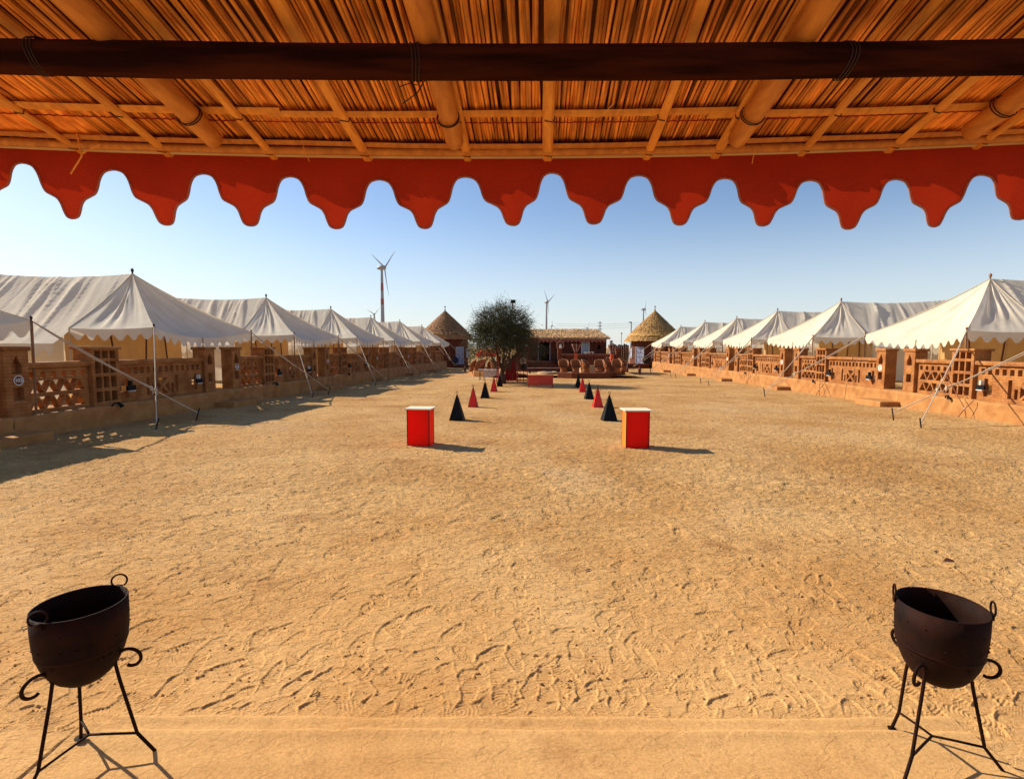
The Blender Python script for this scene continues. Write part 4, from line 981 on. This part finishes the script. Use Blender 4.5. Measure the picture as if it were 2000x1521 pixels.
# ------------------------------------------------------------------ seating: curb, cane chairs
def curb(label, us, y, vt, vb):
    t = thing('seating_curb', label, 'low wall'); 
    mt = M_plinth if 'orange' in label else M_wall2
    for (u0, u1, ya, yb_) in us:
        xa, xb = X(u0, ya), X(u1, yb_); d = Vector((xb - xa, yb_ - ya, 0)); M_ = Matrix.Translation((xa, ya, 0)) @ Matrix.Rotation(math.atan2(d.y, d.x), 4, 'Z')
        part('curb_segment', MB().box(0, d.length, 0, .45, -.8, .13, M_), mt, t, bevel=.03)
curb('low red mud curb of the seating circle under the row of cane chairs', [(1089, 1117, 43.4, 42.6), (1117.3, 1180, 42.6, 42.8), (1180.3, 1209, 42.9, 44.6), (1209.3, 1222, 44.7, 47.0)], 42.5, 727, 739)
curb('low orange mud curb under the cane chairs left of the white table', [(917, 925, 49, 45.4), (925.2, 946, 45.4, 44.6)], 45, 721, 733)
# sunken floor between curb and building
o = part('seating_floor', MB().grid(lambda u, v: (X(960, 47) + u * 13, 43.6 + v * 8, -.16 + .03 * q1(u * 9 + v * 4, 3)), 20, 14), M_sand, smooth=True); o['kind'] = 'structure'
def chair_proto():
    t = thing('cane_chair', 'x', 'chair'); n = 26
    def seatfn(p, a, i): return p
    part('drum_base', MB().lathe([(.27, 0), (.30, .02), (.24, .22), (.27, .40), (.30, .43), (.0, .45)], n), M_cane, t, smooth=True)
    mb = MB()
    def bk(u, v):
        a = math.pi * (-.12 + 1.24 * u); top = .55 + .50 * math.sin(math.pi * u) ** .55; z = .40 + (top - .40 + .0) * v; r = .29 + .09 * v
        return (r * math.cos(a), r * math.sin(a) * 1.0, z)
    mb.grid(bk, 22, 6); mb.grid(lambda u, v: tuple(Vector(bk(u, v)) * .94 + Vector((0, 0, .03))), 22, 6); part('backrest', mb, M_cane, t, smooth=True)
    part('rim', MB().tube([bk(u / 22, 1) for u in range(23)], .028, 7), M_canerim, t, smooth=True)
    part('hoop', MB().tube([(.252 * math.cos(a), .252 * math.sin(a), .22) for a in [6.2832 * i / 20 for i in range(21)]], .018, 6), M_canerim, t, smooth=True)
    return t
M_canerim = mat('cane_rim', (.50, .25, .12), (.38, .17, .08), scale=12)
ch = chair_proto(); first = True
for i, (u, y, z, rz, lb) in enumerate([(1101, 44.3, .02, 180, 'cane tub chair at the left end of the row, back to the camera'), (1125, 43.9, .02, 185, 'dark cane tub chair, second from the left of the right-hand row'),
        (1145, 44.6, .02, 235, 'cane tub chair seen side-on, third from the left of the right-hand row'), (1171, 43.9, .02, 170, 'wide cane tub chair just right of the sunlit steps'),
        (1188, 44.4, .02, 225, 'cane tub chair turned sideways, fifth of the right-hand row'), (1205, 44.0, .04, 175, 'cane tub chair with closed back, sixth of the right-hand row'),
        (1218, 46.2, .1, 235, 'rightmost cane tub chair with raised pale rim'), (922, 46.5, .02, 95, 'leftmost cane chair, tall and side-on near the left hut'),
        (931, 46.0, .02, 100, 'cane chair side-on, second from the left hut'), (941, 47.5, .02, 120, 'cane chair behind the canopy pole on the left'), (957, 47.2, .02, 110, 'cane chair behind the white-clothed table'),
        (966, 45.2, .02, 240, 'cane chair nearest the tree on the left side')]):
    t = ch if first else copy_tree(ch); first = False
    t.location = (X(u, y), y, z); t.rotation_euler = (0, 0, R(rz) + math.pi); t['label'] = lb; t['category'] = 'chair'; t['group'] = 'cane tub chairs round the seating circle'; s = 1.12 if u > 1000 else 1.06; t.scale = (s, s, s)
# pale steps inside circle, fire pit mound
mb = MB()
t = thing('sunlit_steps', 'short flight of sunlit pale steps between the cane chairs', 'steps', (X(1153, 47), 47.5, -.3))
M_stepm = mat('pale_step_mud', (.46, .28, .13), (.38, .22, .1), scale=4)
for i in range(4): part('step', MB().box(-.72, .72, .34 * i, 1.7, .0, .22 + .2 * i) if i == 3 else MB().box(-.72, .72, .34 * i, .34 * i + .338, 0, .22 + .2 * i), M_stepm, t, bevel=.01)
t = thing('fire_pit', 'round mud fire pit with dark basin in front of the building steps', 'fire pit', (X(1070, 46), 46, -.2))
part('mud_ring', MB().lathe([(1.05, 0), (.95, .22), (.7, .28), (.6, .2), (0, .15)], 30), M_stepm, t, smooth=True); part('basin', MB().lathe([(.0, .16), (.35, .18), (.42, .34), (.36, .32), (0, .22)], 20), M_dark, t, smooth=True)
t = thing('low_bench', 'long low grey bench standing in front of the building steps', 'bench', (X(1062, 47.6), 47.6, -.2))
part('seat', MB().box(-1.7, 1.7, -.2, .2, .48, .55), M_white2, t)
for x in (-1.3, .1, 1.3): part('leg', MB().box(x - .1, x + .1, -.14, .14, 0, .479), M_dark, t)
# discs leaning on walls
for lb, u, v, y, r_, mt in [('round dark shield leaning on the balustrade behind the chairs', 1140.5, 704, 51.3, .27, 'd'), ('dark oval tyre leaning on the plinth of the right hut', 1262, 702, 69.6, .5, 'd'), ('dark blue sack-like drum beside the left hut door', 890, 703, 69.4, .5, 'b')]:
    x = X(u, y); z = Zp(v, y); t = thing('leaning_drum', lb, 'drum', (x, y, z - r_)); part('shell', MB().tube([(0, -.08, r_), (0, .10, r_)], r_, 20), M_blackp if mt == 'd' else M_navy, t) if mt == 'd' else None
    if mt == 'b':
        M_navy = mat('navy_cloth', (.02, .025, .07), (.012, .015, .05), scale=5); part('shell', MB().lathe([(0, 0), (.3, .02), (.42, .3), (.36, .7), (.2, .85), (0, .9)], 16), M_navy, t, smooth=True)
    else: part('face', MB().tube([(0, -.095, r_), (0, -.081, r_)], r_ * .72, 20), M_stake, t)
def lantern(lb, u, v, h):
    p = at(u, v); t = thing('floor_lantern', lb, 'lantern', (p.x, p.y, p.z)); s = h / 1.0
    part('body', MB().box(-.13 * s, .13 * s, -.13 * s, .13 * s, .05 * s, .55 * s), M_glassd, t); part('base', MB().box(-.16 * s, .16 * s, -.16 * s, .16 * s, 0, .049 * s), M_wall2, t)
    part('roof', MB().lathe([(.2 * s, .551 * s), (.08 * s, .72 * s), (.05 * s, .8 * s), (.05 * s, .92 * s), (0, s)], 8), M_wall2, t)
M_glassd = mat('smoked_glass', (.10, .05, .03), rough=.2)
lantern('brown bottle-shaped lantern on the sand by the right hut', 1249, 732, .95); lantern('small pale lantern on the sand near the left hut', 908.5, 726, .8)

# ------------------------------------------------------------------ red bench board, cart frame, canopy, table
a, b = at(1031, 757), at(1080, 757); t = thing('red_board_bench', 'long red-fronted board bench standing on the sand near the tree', 'bench', ((a.x + b.x) / 2, a.y, a.z)); w_ = (b.x - a.x) / 2
M_brick = mat('dull_red_board', (.52, .055, .03), (.44, .04, .022), scale=2, rough=.55)
part('front_board', MB().box(-w_, w_, -.02, .02, .16, .74), M_brick, t); part('top_board', MB().box(-w_ - .02, w_ + .02, -.03, .42, .741, .77), M_brick, t)
for x in (-w_ + .03, w_ - .03):
    for y in (.05, .36): part('leg', MB().box(x - .02, x + .02, y - .02, y + .02, 0, .74), M_redtrim, t)
part('foot_rail', MB().box(-w_, w_, .021, .06, .05, .08), M_white2, t)
p = at(1000, 749); gy = p.y; gz0 = p.z
t = thing('red_swing_frame', 'red painted frame with crimson cloth side and barred rails beside the tree', 'frame', (0, gy, gz0))
def fx(u): return at(u, 700, Y=gy).x
def fzv(v): return at(1000, v, Y=gy).z - gz0
M_crim = mat('crimson_cloth', (.36, .015, .015), (.28, .01, .012), scale=3, bump=.01, bscale=8, transl=.25)
V = [(fx(u), fzv(v)) for u, v in ((986, 742), (1009, 742), (1009, 689), (1001, 696), (991, 711), (987, 720))]
part('cloth_side', MB().plate(V, [], .02, .035), M_crim, t)
M_pinkr = mat('red_pink_paint', (.55, .10, .09), (.45, .07, .07), scale=5)
for k in range(8): part('post_block', MB().box(fx(1009.3), fx(1012.3), -.05, .05, fzv(748) + k * (fzv(688) - fzv(748)) / 8 + .004, fzv(748) + (k + .9) * (fzv(688) - fzv(748)) / 8), M_pinkr, t)
for v, mt in ((690, M_white2), (724, M_pinkr), (733, M_crim), (742.5, M_pinkr), (747, M_white2)): part('rail', MB().box(fx(986 if v > 720 else 1010), fx(1031 if v > 700 else 1025), .051, .09, fzv(v) - .055, fzv(v) + .055), mt, t)
for u in (1016, 1023, 1030): part('upright', MB().box(fx(u) - .025, fx(u) + .025, .091, .13, 0, fzv(722)), M_crim, t)
t = thing('pale_tyre', 'pale ring-shaped tyre hung beside the red frame, left of the steps', 'tyre', (fx(1021) , gy - .12, gz0 + fzv(705)))
M_tyre = mat('cream_rubber', (.50, .42, .30), (.42, .34, .24), scale=4)
part('ring', MB().tube([(.18 * math.cos(a), 0, .18 * math.sin(a)) for a in [6.2832 * i / 24 for i in range(25)]], .075, 10), M_tyre, t, smooth=True)
o = part('dark_pot', MB().lathe([(0, 0), (.15, 0), (.24, .15), (.22, .32), (.12, .40), (.17, .46), (0, .44)], 16), M_stake, smooth=True, loc=(fx(1023), gy - .1, gz0 + fzv(724) + .03)); tag(o, 'dark round pot sitting on the rail under the pale tyre', 'pot')
# canopy
t = thing('red_canopy', 'bright red fringed canopy with orange top on thin white poles', 'canopy', (X(950, 47), 47, -.3)); w_ = (X(969, 47) - X(932, 47)) / 2; zc = Zp(684, 47) + .3
V = MB().grid(lambda u, v: ((u - .5) * 2 * w_ * .92, (v - .5) * 1.7, zc + .12 - .22 * (abs(u - .5) * 2) ** 2 - .42 * (abs(v - .5) * 2) ** 1.3), 12, 8)
M_orangec = mat('orange_red_cloth', (.85, .16, .03), (.8, .07, .02), scale=5, transl=.3); M_redc2 = mat('bright_red_cloth', (.8, .03, .015), (.7, .02, .01), scale=5, transl=.6)
part('top_cloth', V, M_orangec, t, smooth=True)
mb = MB()
for s in (-1, 1): mb.grid(lambda u, v, s=s: ((u - .5) * 2 * w_ + .0, s * .87, zc - .2 - (.32 + .06 * math.cos(u * 60)) * v - .05), 36, 2)
for s in (-1, 1): mb.grid(lambda u, v, s=s: (s * w_, (u - .5) * 1.74, zc - .2 - (.32 + .06 * math.cos(u * 60)) * v - .05), 36, 2)
part('fringe', mb, M_redc2, t, smooth=True)
for x in (-w_ + .3, w_ - .1):
    for y in (-.8, .8): part('pole', MB().tube([(x, y, 0), (x, y, zc - .2)], .022, 6), M_white, t)
# table
a, b = at(938, 743), at(971, 743); y = a.y; z0 = a.z; zt = .82; w_ = (b.x - a.x) / 2 + .05
t = thing('folding_table', 'folding table half covered by a white cloth, left of the tree trunk', 'table', ((a.x + b.x) / 2, y, z0))
part('table_top', MB().box(-w_ - .12, w_, 0, .7, zt - .03, zt), M_white2, t)
for x in (-w_, -w_ + .32): part('leg', MB().tube([(x, .02, 0), (x, .02, zt - .03)], .02, 6), M_dark, t); part('leg', MB().tube([(x + .05, .6, 0), (x + .05, .6, zt - .03)], .02, 6), M_dark, t)
part('brace', MB().tube([(-w_, .02, .15), (-w_ + .32, .02, .15)], .014, 5).tube([(-w_, .02, .45), (-w_ + .28, .02, zt - .04)], .014, 5), M_dark, t)
M_cloth = mat('white_cloth', (.62, .56, .55), (.52, .46, .46), scale=3, transl=.2)
mb = MB().grid(lambda u, v: (-w_ * .55 + u * (w_ * 1.58), -.03 + .03 * math.sin(u * 19 + v * 2), zt + .01 - (.56 - .1 * u + .05 * math.sin(u * 7)) * v), 30, 8)
mb.grid(lambda u, v: (-w_ - .14 + u * (w_ * 2 + .2), -.03 + .78 * v, zt + .012 + .004 * math.sin(u * 20)), 10, 4)
o = part('tablecloth', mb, M_cloth, smooth=True, loc=((a.x + b.x) / 2, y, z0)); tag(o, 'white cloth draped over the folding table beside the tree', 'tablecloth')

# ------------------------------------------------------------------ bushy desert tree
p = at(982, 750); TX, TY, TZ = p.x, p.y + .3, p.z
t = thing('desert_tree', 'round dark green bushy desert tree with tangled drooping twigs', 'tree', (TX, TY, TZ)); rs = random.Random(12)
mb = MB()
mb.tube([(0, 0, -.1), (.03, 0, .3), (-.05, .02, .7), (.02, 0, 1.15), (.05, 0, 1.5)], [.26, .2, .17, .16, .13], 12); ends = []
for (dx, dy, dz_) in [(-1.3, .2, 1.6), (-.6, -.5, 2.2), (.1, .3, 2.6), (.8, -.3, 2.1), (1.4, .3, 1.5), (.5, .8, 1.9), (-.7, .9, 1.8)]:
    pts = [(.05 * math.copysign(1, dx), 0, 1.0 + .1 * rs.random())]; q = Vector(pts[0])
    for k in range(1, 7): f = k / 6; pts.append((dx * f ** .8 + .08 * rs.uniform(-1, 1), dy * f + .08 * rs.uniform(-1, 1), 1.1 + dz_ * f ** 1.1))
    mb.tube(pts, [.085 * (1 - .12 * k) for k in range(7)], 7); ends += pts[3:]
part('trunk', mb, M_trunk, t, smooth=True)
# crown: twigs as thin strips, leaves as small faces, numpy for speed
r3 = np.random.default_rng(3)
cx, cz = at(980, 700, Y=TY).x - TX, at(980, 648, Y=TY).z - TZ
RX = (at(1046, 640, Y=TY).x - at(914, 640, Y=TY).x) / 2; RZ_ = (at(980, 586, Y=TY).z - at(980, 700, Y=TY).z) / 2 * 1.06
NT = 5600
def crown_pts(n, rmin=0.0):
    d = r3.normal(size=(n, 3)); d /= np.linalg.norm(d, axis=1)[:, None]; r = (rmin + (1 - rmin) * r3.random(n) ** .42)
    lump = 1 + .10 * np.sin(d[:, 0] * 5 + 1) * np.cos(d[:, 2] * 6) + .08 * np.sin(d[:, 1] * 9 + d[:, 0] * 4)
    P_ = d * (r * lump)[:, None] * np.array([RX * .95, RX * .85, RZ_ * .95]); k_ = np.clip(-P_[:, 2] / RZ_, 0, 1); P_[:, :2] *= (1 + .85 * k_)[:, None]; P_[:, 2] *= 1 + .26 * k_; P_[:, 0] += .62 * k_
    return P_ + np.array([cx, 0, cz]), d
P0, D0 = crown_pts(NT)
V = []; Fc = []; 
dirn = D0 * .8 + r3.normal(size=(NT, 3)) * .45; dirn[:, 2] += .25; dirn /= np.linalg.norm(dirn, axis=1)[:, None]
Ls = r3.uniform(.3, .8, NT) + .55 * (r3.random(NT) < .15); curl = r3.normal(size=(NT, 3)) * 1.25; curl[:, 2] -= .9
seg = 5; pts = np.zeros((NT, seg + 1, 3)); pts[:, 0] = P0 - D0 * .25; d = dirn.copy()
for k in range(seg):
    pts[:, k + 1] = pts[:, k] + d * (Ls / seg)[:, None]; d = d + curl * .16 * (1 + k * .3); d /= np.linalg.norm(d, axis=1)[:, None]
side = np.cross(d, r3.normal(size=(NT, 3))); side /= np.linalg.norm(side, axis=1)[:, None]
wd = (.0135 * (1 - np.arange(seg + 1) / (seg + 2)))[None, :, None]
s2 = np.cross(side, d); VV = np.concatenate([pts + side[:, None] * wd, pts - side[:, None] * wd * .5 + s2[:, None] * wd * .85, pts - side[:, None] * wd * .5 - s2[:, None] * wd * .85], 1)
n3 = 3 * (seg + 1); base = (np.arange(NT) * n3)[:, None, None]; K = np.arange(seg); q = []
for a_, b_2 in ((0, 1), (1, 2), (2, 0)):
    A0 = a_ * (seg + 1) + K; B0 = b_2 * (seg + 1) + K; q.append(np.stack([A0, A0 + 1, B0 + 1, B0], -1))
Q = (base + np.concatenate(q)[None]).reshape(-1, 4)
def quick(name, V, Q, mt, parent, kind='stuff'):
    me = bpy.data.meshes.new(name); V = V.reshape(-1, 3).astype(np.float32); me.vertices.add(len(V)); me.vertices.foreach_set('co', V.ravel())
    me.loops.add(Q.size); me.loops.foreach_set('vertex_index', Q.astype(np.int32).ravel()); me.polygons.add(len(Q))
    me.polygons.foreach_set('loop_start', (np.arange(len(Q)) * Q.shape[1]).astype(np.int32)); me.polygons.foreach_set('loop_total', np.full(len(Q), Q.shape[1], np.int32)); me.update(calc_edges=True)
    me.materials.append(mt); o = link(name, me, parent)
    if kind: o['kind'] = kind
    return o
quick('twigs', VV, Q, M_twig, t)
def leaves(name, C0, s, mt, parent, n=None):
    n = len(C0); a = r3.normal(size=(n, 3)); a /= np.linalg.norm(a, axis=1)[:, None]; b = np.cross(a, r3.normal(size=(n, 3))); b /= np.linalg.norm(b, axis=1)[:, None]
    s = r3.uniform(s * .6, s * 1.4, n)[:, None]; V = np.stack([C0 - a * s, C0 + b * s * .35, C0 + a * s, C0 - b * s * .35], 1); return quick(name, V, np.arange(4 * n).reshape(-1, 4), mt, parent)
C0 = pts[:, 1:].reshape(-1, 3); sel = (r3.random(len(C0)) < .5) & ((C0[:, 2] < cz) | (r3.random(len(C0)) < .55)); Cc = C0[sel] + r3.normal(size=(sel.sum(), 3)) * .03
Ci, _ = crown_pts(38000); Ci = Ci[(Ci[:, 2] < cz + .25 * RZ_) | (r3.random(len(Ci)) < .30)]; inner = np.linalg.norm((Ci - [cx, 0, cz]) / [RX, RX, RZ_], axis=1) < .86
clump = (np.sin(Ci[:, 0] * 4.1 + 1) + np.sin(Ci[:, 2] * 5.2) + np.sin(Ci[:, 1] * 4.4 + 2)) > -.9
leaves('foliage', np.concatenate([Cc, Ci[inner & clump]]), .052, M_leaf, t)
# bright cloths, bead strings and ornaments tied round the trunk
for k in range(24):
    x = rs.uniform(-.45, 1.05); z1 = 1.95 - abs(x) * .2 + rs.uniform(-.15, .2); y = -.6 - rs.random() * .5; mb = MB(); nn = rs.randint(5, 11)
    for j in range(nn): mb.lathe([(0, -.05), (.045, 0), (0, .05)], 5, x, y, fn=lambda p, a_, i, j=j: (p[0], p[1], p[2] + z1 - j * .1))
    part('bead_string', mb, [M_redtrim2, M_white2, M_crim, M_stake][k % 4], t)
for u, mt in ((970.5, M_crim), (973.5, M_pinkr)):
    x = at(u, 700, Y=TY - .5).x - TX; part('painted_stake', MB().tube([(x, -.5, 0), (x + .01, -.5, 2.6)], .035, 6), mt, t)
p = at(1001, 700, Y=38); t = thing('floodlight_pole', 'thin pole with a black floodlight rising out of the tree crown', 'floodlight', (p.x, 38, gz(38)))
zt = at(1001, 592, Y=38).z - gz(38); part('pole', MB().tube([(-.35, 0, 0), (0, 0, zt)], .035, 7), M_dark, t); part('lamp_head', MB().box(-.17, .17, -.1, .12, zt, zt + .24, Matrix.Translation((.03, 0, 0))), M_blackp, t, bevel=.02)

# scrub behind the camp
def bush(lb, u, y, h, w_, n, seed):
    x = X(u, y); C1 = np.random.default_rng(seed).normal(size=(n, 3)) * np.array([w_ / 2.4, w_ / 3, h / 4]) + np.array([0, 0, h * .45]); C1[:, 2] = np.abs(C1[:, 2])
    t = thing('scrub_bush', lb, 'bush', (x, y, gz(y))); leaves('foliage', C1, .11, M_bush, t); part('stem', MB().tube([(0, 0, -.2), (.1, 0, h * .5)], .08, 6), M_trunk, t)
M_bush = mat('grey_green_scrub', (.17, .19, .08), (.10, .12, .05), scale=2, transl=.2)
bush('pale green scrub tree seen between the left hut and the tree', 905, 84, 5.6, 2.8, 3000, 1); bush('grey scrub bush behind the canopy, right of the left hut', 918, 90, 4.6, 4.4, 3000, 2)
o = part('straw_stack', MB().lathe([(1.5, 0), (1.6, .8), (1.2, 1.9), (.5, 2.7), (0, 3.0)], 22, fn=lambda p, a, i: (p[0] * (1 + .08 * math.sin(a * 5)), p[1], p[2])), M_strawr, smooth=True, loc=(X(1188, 68), 68, -.6)); tag(o, 'pale straw stack between the building and the dark fence', 'straw stack')

# ------------------------------------------------------------------ wind turbines and pylon
def turbine(lb, u, vh, vb, D, blades, bl, red, yaw):
    hub = at(u, vh, Y=D); H = hub.z + 1; t = thing('wind_turbine', lb, 'wind turbine', (hub.x, D, -1), 0, 'wind turbines on the plain')
    s = H / 80; r0, r1 = 2.3 * s, 1.1 * s
    def rr(z): return r0 + (r1 - r0) * z / H
    part('tower', MB().lathe([(rr(0), 0), (rr(H), H)], 18), M_tower, t, smooth=True)
    if red:
        for va, vb_ in ((595, 583), (568, 553)):
            za, zb = at(u, va, Y=D).z + 1, at(u, vb_, Y=D).z + 1; part('red_band', MB().lathe([(rr(za) + .04, za), (rr(zb) + .04, zb)], 18), M_towred, t, smooth=True)
    ax = Vector((math.cos(yaw), -math.sin(yaw), 0)); side = Vector((-ax.y, ax.x, 0)); 
    c = Vector((0, 0, H)); mb = MB().tube([c - ax * 5 * s, c - ax * 4 * s, c, c + ax * 3.5 * s, c + ax * 4.6 * s], [.6 * s, 1.7 * s, 2.3 * s, 2.0 * s, .5 * s], 12); part('nacelle', mb, M_tower, t, smooth=True)
    hc = c + ax * 3.2 * s
    for a in blades:
        d = side * math.cos(a) + Vector((0, 0, 1)) * math.sin(a) + ax * .02; d.normalize(); e = d.cross(ax).normalized()
        mb = MB(); V = []
        for k in range(9):
            f = k / 8; p = hc + d * (bl * f) + ax * .8 * f * f; w_ = s * (.9 if k == 0 else 1.4 - 1.2 * f); th = s * (.6 - .5 * f)
            V += [p + e * w_ - ax * 0, p + ax * th, p - e * w_ * .5, p - ax * th]
        mb.add(V, [(4 * k + j, 4 * k + (j + 1) % 4, 4 * k + 4 + (j + 1) % 4, 4 * k + 4 + j) for k in range(8) for j in range(4)] + [(0, 3, 2, 1), (32, 33, 34, 35)])
        part('blade', mb, M_tower, t, smooth=True)
turbine('largest wind turbine, with red bands on its grey tower', 745.5, 523, 679, 500, (R(45), R(163), R(280)), 27, True, R(15))
turbine('small wind turbine half hidden behind the left tents', 730.5, 614, 679, 1150, (R(52), R(150), R(280)), 19, False, R(60))
turbine('tall plain wind turbine rising right of the tree', 1067.5, 590, 679, 850, (R(42), R(118), R(272)), 20, False, R(50))
turbine('distant wind turbine between the tall one and the straw roof', 1077.5, 636, 679, 1700, (R(95), R(-25), R(215)), 20, False, R(60))
turbine('distant wind turbine low above the middle of the straw roof', 1147, 641, 679, 1900, (R(70), R(170), R(290)), 22, False, R(60))
turbine('wind turbine behind the right thatched hut', 1257, 604, 679, 1030, (R(80), R(200), R(310)), 17, False, R(25))
D = 900; p = at(1172, 628, Y=D); t = thing('power_pylon', 'far lattice power pylon above the straw roof', 'pylon', (p.x, D, -1)); H = p.z + 1
mb = MB()
for sx, sy in ((-1, -1), (1, -1), (1, 1), (-1, 1)): mb.tube([(sx * 3, sy * 3, 0), (sx * .6, sy * .6, H)], .28, 4)
for k in range(9):
    a, b = H * k / 9, H * (k + 1) / 9; wa, wb = 3 - 2.4 * k / 9, 3 - 2.4 * (k + 1) / 9; mb.tube([(-wa, -wa, a), (wb, -wb, b)], .18, 4); mb.tube([(wa, -wa, a), (-wb, -wb, b)], .18, 4)
part('lattice_mast', mb, M_tower, t)
for k in (.72, .84, .96): part('cross_arm', MB().tube([(-4, 0, H * k), (0, 0, H * k + 1.2), (4, 0, H * k)], .3, 4).tube([(-4, 0, H * k), (4, 0, H * k)], .3, 4), M_tower, t)

t = thing('power_line', 'faint power cables strung across the far plain beside the pylon', 'power line', (0, 905, 0))
for v0, v1 in ((632, 630), (636, 634), (641, 638)):
    a, b = at(1085, v0, Y=905), at(1250, v1, Y=905); mb = MB(); rope(mb, (a.x, 0, a.z), (b.x, 0, b.z), .16, 2.0); part('cable', mb, M_tower, t)
# ------------------------------------------------------------------ litter: clods, straw bits, twigs
rs = random.Random(31); clod = MB(); straw = MB(); twg = MB()
def gh(x, y): 
    return gz(y)
CY, CX = [], []
for k in range(9000):
    y = 3.1 + 32 * rs.random() ** 1.12; x = rs.uniform(-1.1, 1.1) * y
    if not (LC + LS * y + .3 < x < RC + RS * y - .3): continue
    CX.append(x); CY.append(y)
CZ = relief(np.array(CX), np.array(CY)) * np.clip((30 - np.array(CY)) / 22, .25, 1)
for x, y, hz in zip(CX, CY, CZ):
    z = gz(y) + hz; k = rs.random(); s = rs.uniform(.003, .009) * (1 + y * .07)
    if k < .93:
        a = rs.uniform(0, 6.28); e = rs.uniform(1, 2.4); pts = [(math.cos(a + i * 1.257) * s * e * rs.uniform(.7, 1.2), math.sin(a + i * 1.257) * s * rs.uniform(.7, 1.2)) for i in range(5)]
        clod.add([(x + p[0], y + p[1], z - .004) for p in pts] + [(x, y, z + s * .9)], [(i, (i + 1) % 5, 5) for i in range(5)])
    elif k < .975: a = rs.uniform(0, 6.28); L_ = rs.uniform(.02, .07); straw.tube([(x, y, z + .004), (x + L_ * math.cos(a), y + L_ * math.sin(a), z + .008)], .0014 * (1 + y * .06), 3)
    else: a = rs.uniform(0, 6.28); L_ = rs.uniform(.02, .06); twg.tube([(x, y, z + .003), (x + L_ * math.cos(a), y + L_ * math.sin(a), z + .012), (x + L_ * 1.5 * math.cos(a + .5), y + L_ * 1.5 * math.sin(a + .5), z + .004)], .003 * (1 + y * .05), 4)
for nm, mb, mt, lb in (('sand_clods', clod, M_clod, 'small crusted sand clods scattered over the courtyard'), ('straw_bits', straw, M_strawr, 'tiny pale straw bits lying on the sand'), ('twig_bits', twg, M_twig, 'small dark twig bits scattered on the sand')):
    o = part(nm, mb, mt, kind='stuff'); tag(o, lb, 'ground litter')
p = at(1852, 1097); o = part('broken_shard', MB().add([(-.06, 0, 0), (.05, -.02, 0), (.07, .02, .015), (-.01, .02, .04), (0, 0, -.01)], [(0, 1, 3), (1, 2, 3), (2, 0, 3), (0, 2, 4), (1, 0, 4), (2, 1, 4)]), M_stick, loc=p); tag(o, 'reddish broken shard lying on the sand above the right fire bowl', 'shard')
# white garden chair in the right gateway
p = Vector((RC + RS * 22.4 + 1.6, 22.6, .42)); t = thing('white_garden_chair', 'white metal garden chair in the nearest gateway on the right', 'chair', p, R(200))
mb = MB()
part('seat', MB().box(-.25, .25, -.25, .25, .42, .46), M_white, t, bevel=.01)
for s in (-.25, .25): part('side_frame', MB().tube([(s, -.25, 0), (s, -.25, .45), (s, -.2, .68), (s, .1, .7), (s, .25, .9)], .016, 7), M_white, t, smooth=True); part('leg', MB().tube([(s, .25, 0), (s, .25, .45)], .016, 7), M_white, t)
part('backrest', MB().tube([(-.25, .25, .9), (-.2, .27, .96), (.2, .27, .96), (.25, .25, .9)], .016, 7).box(-.22, .22, .25, .27, .5, .9), M_white, t)
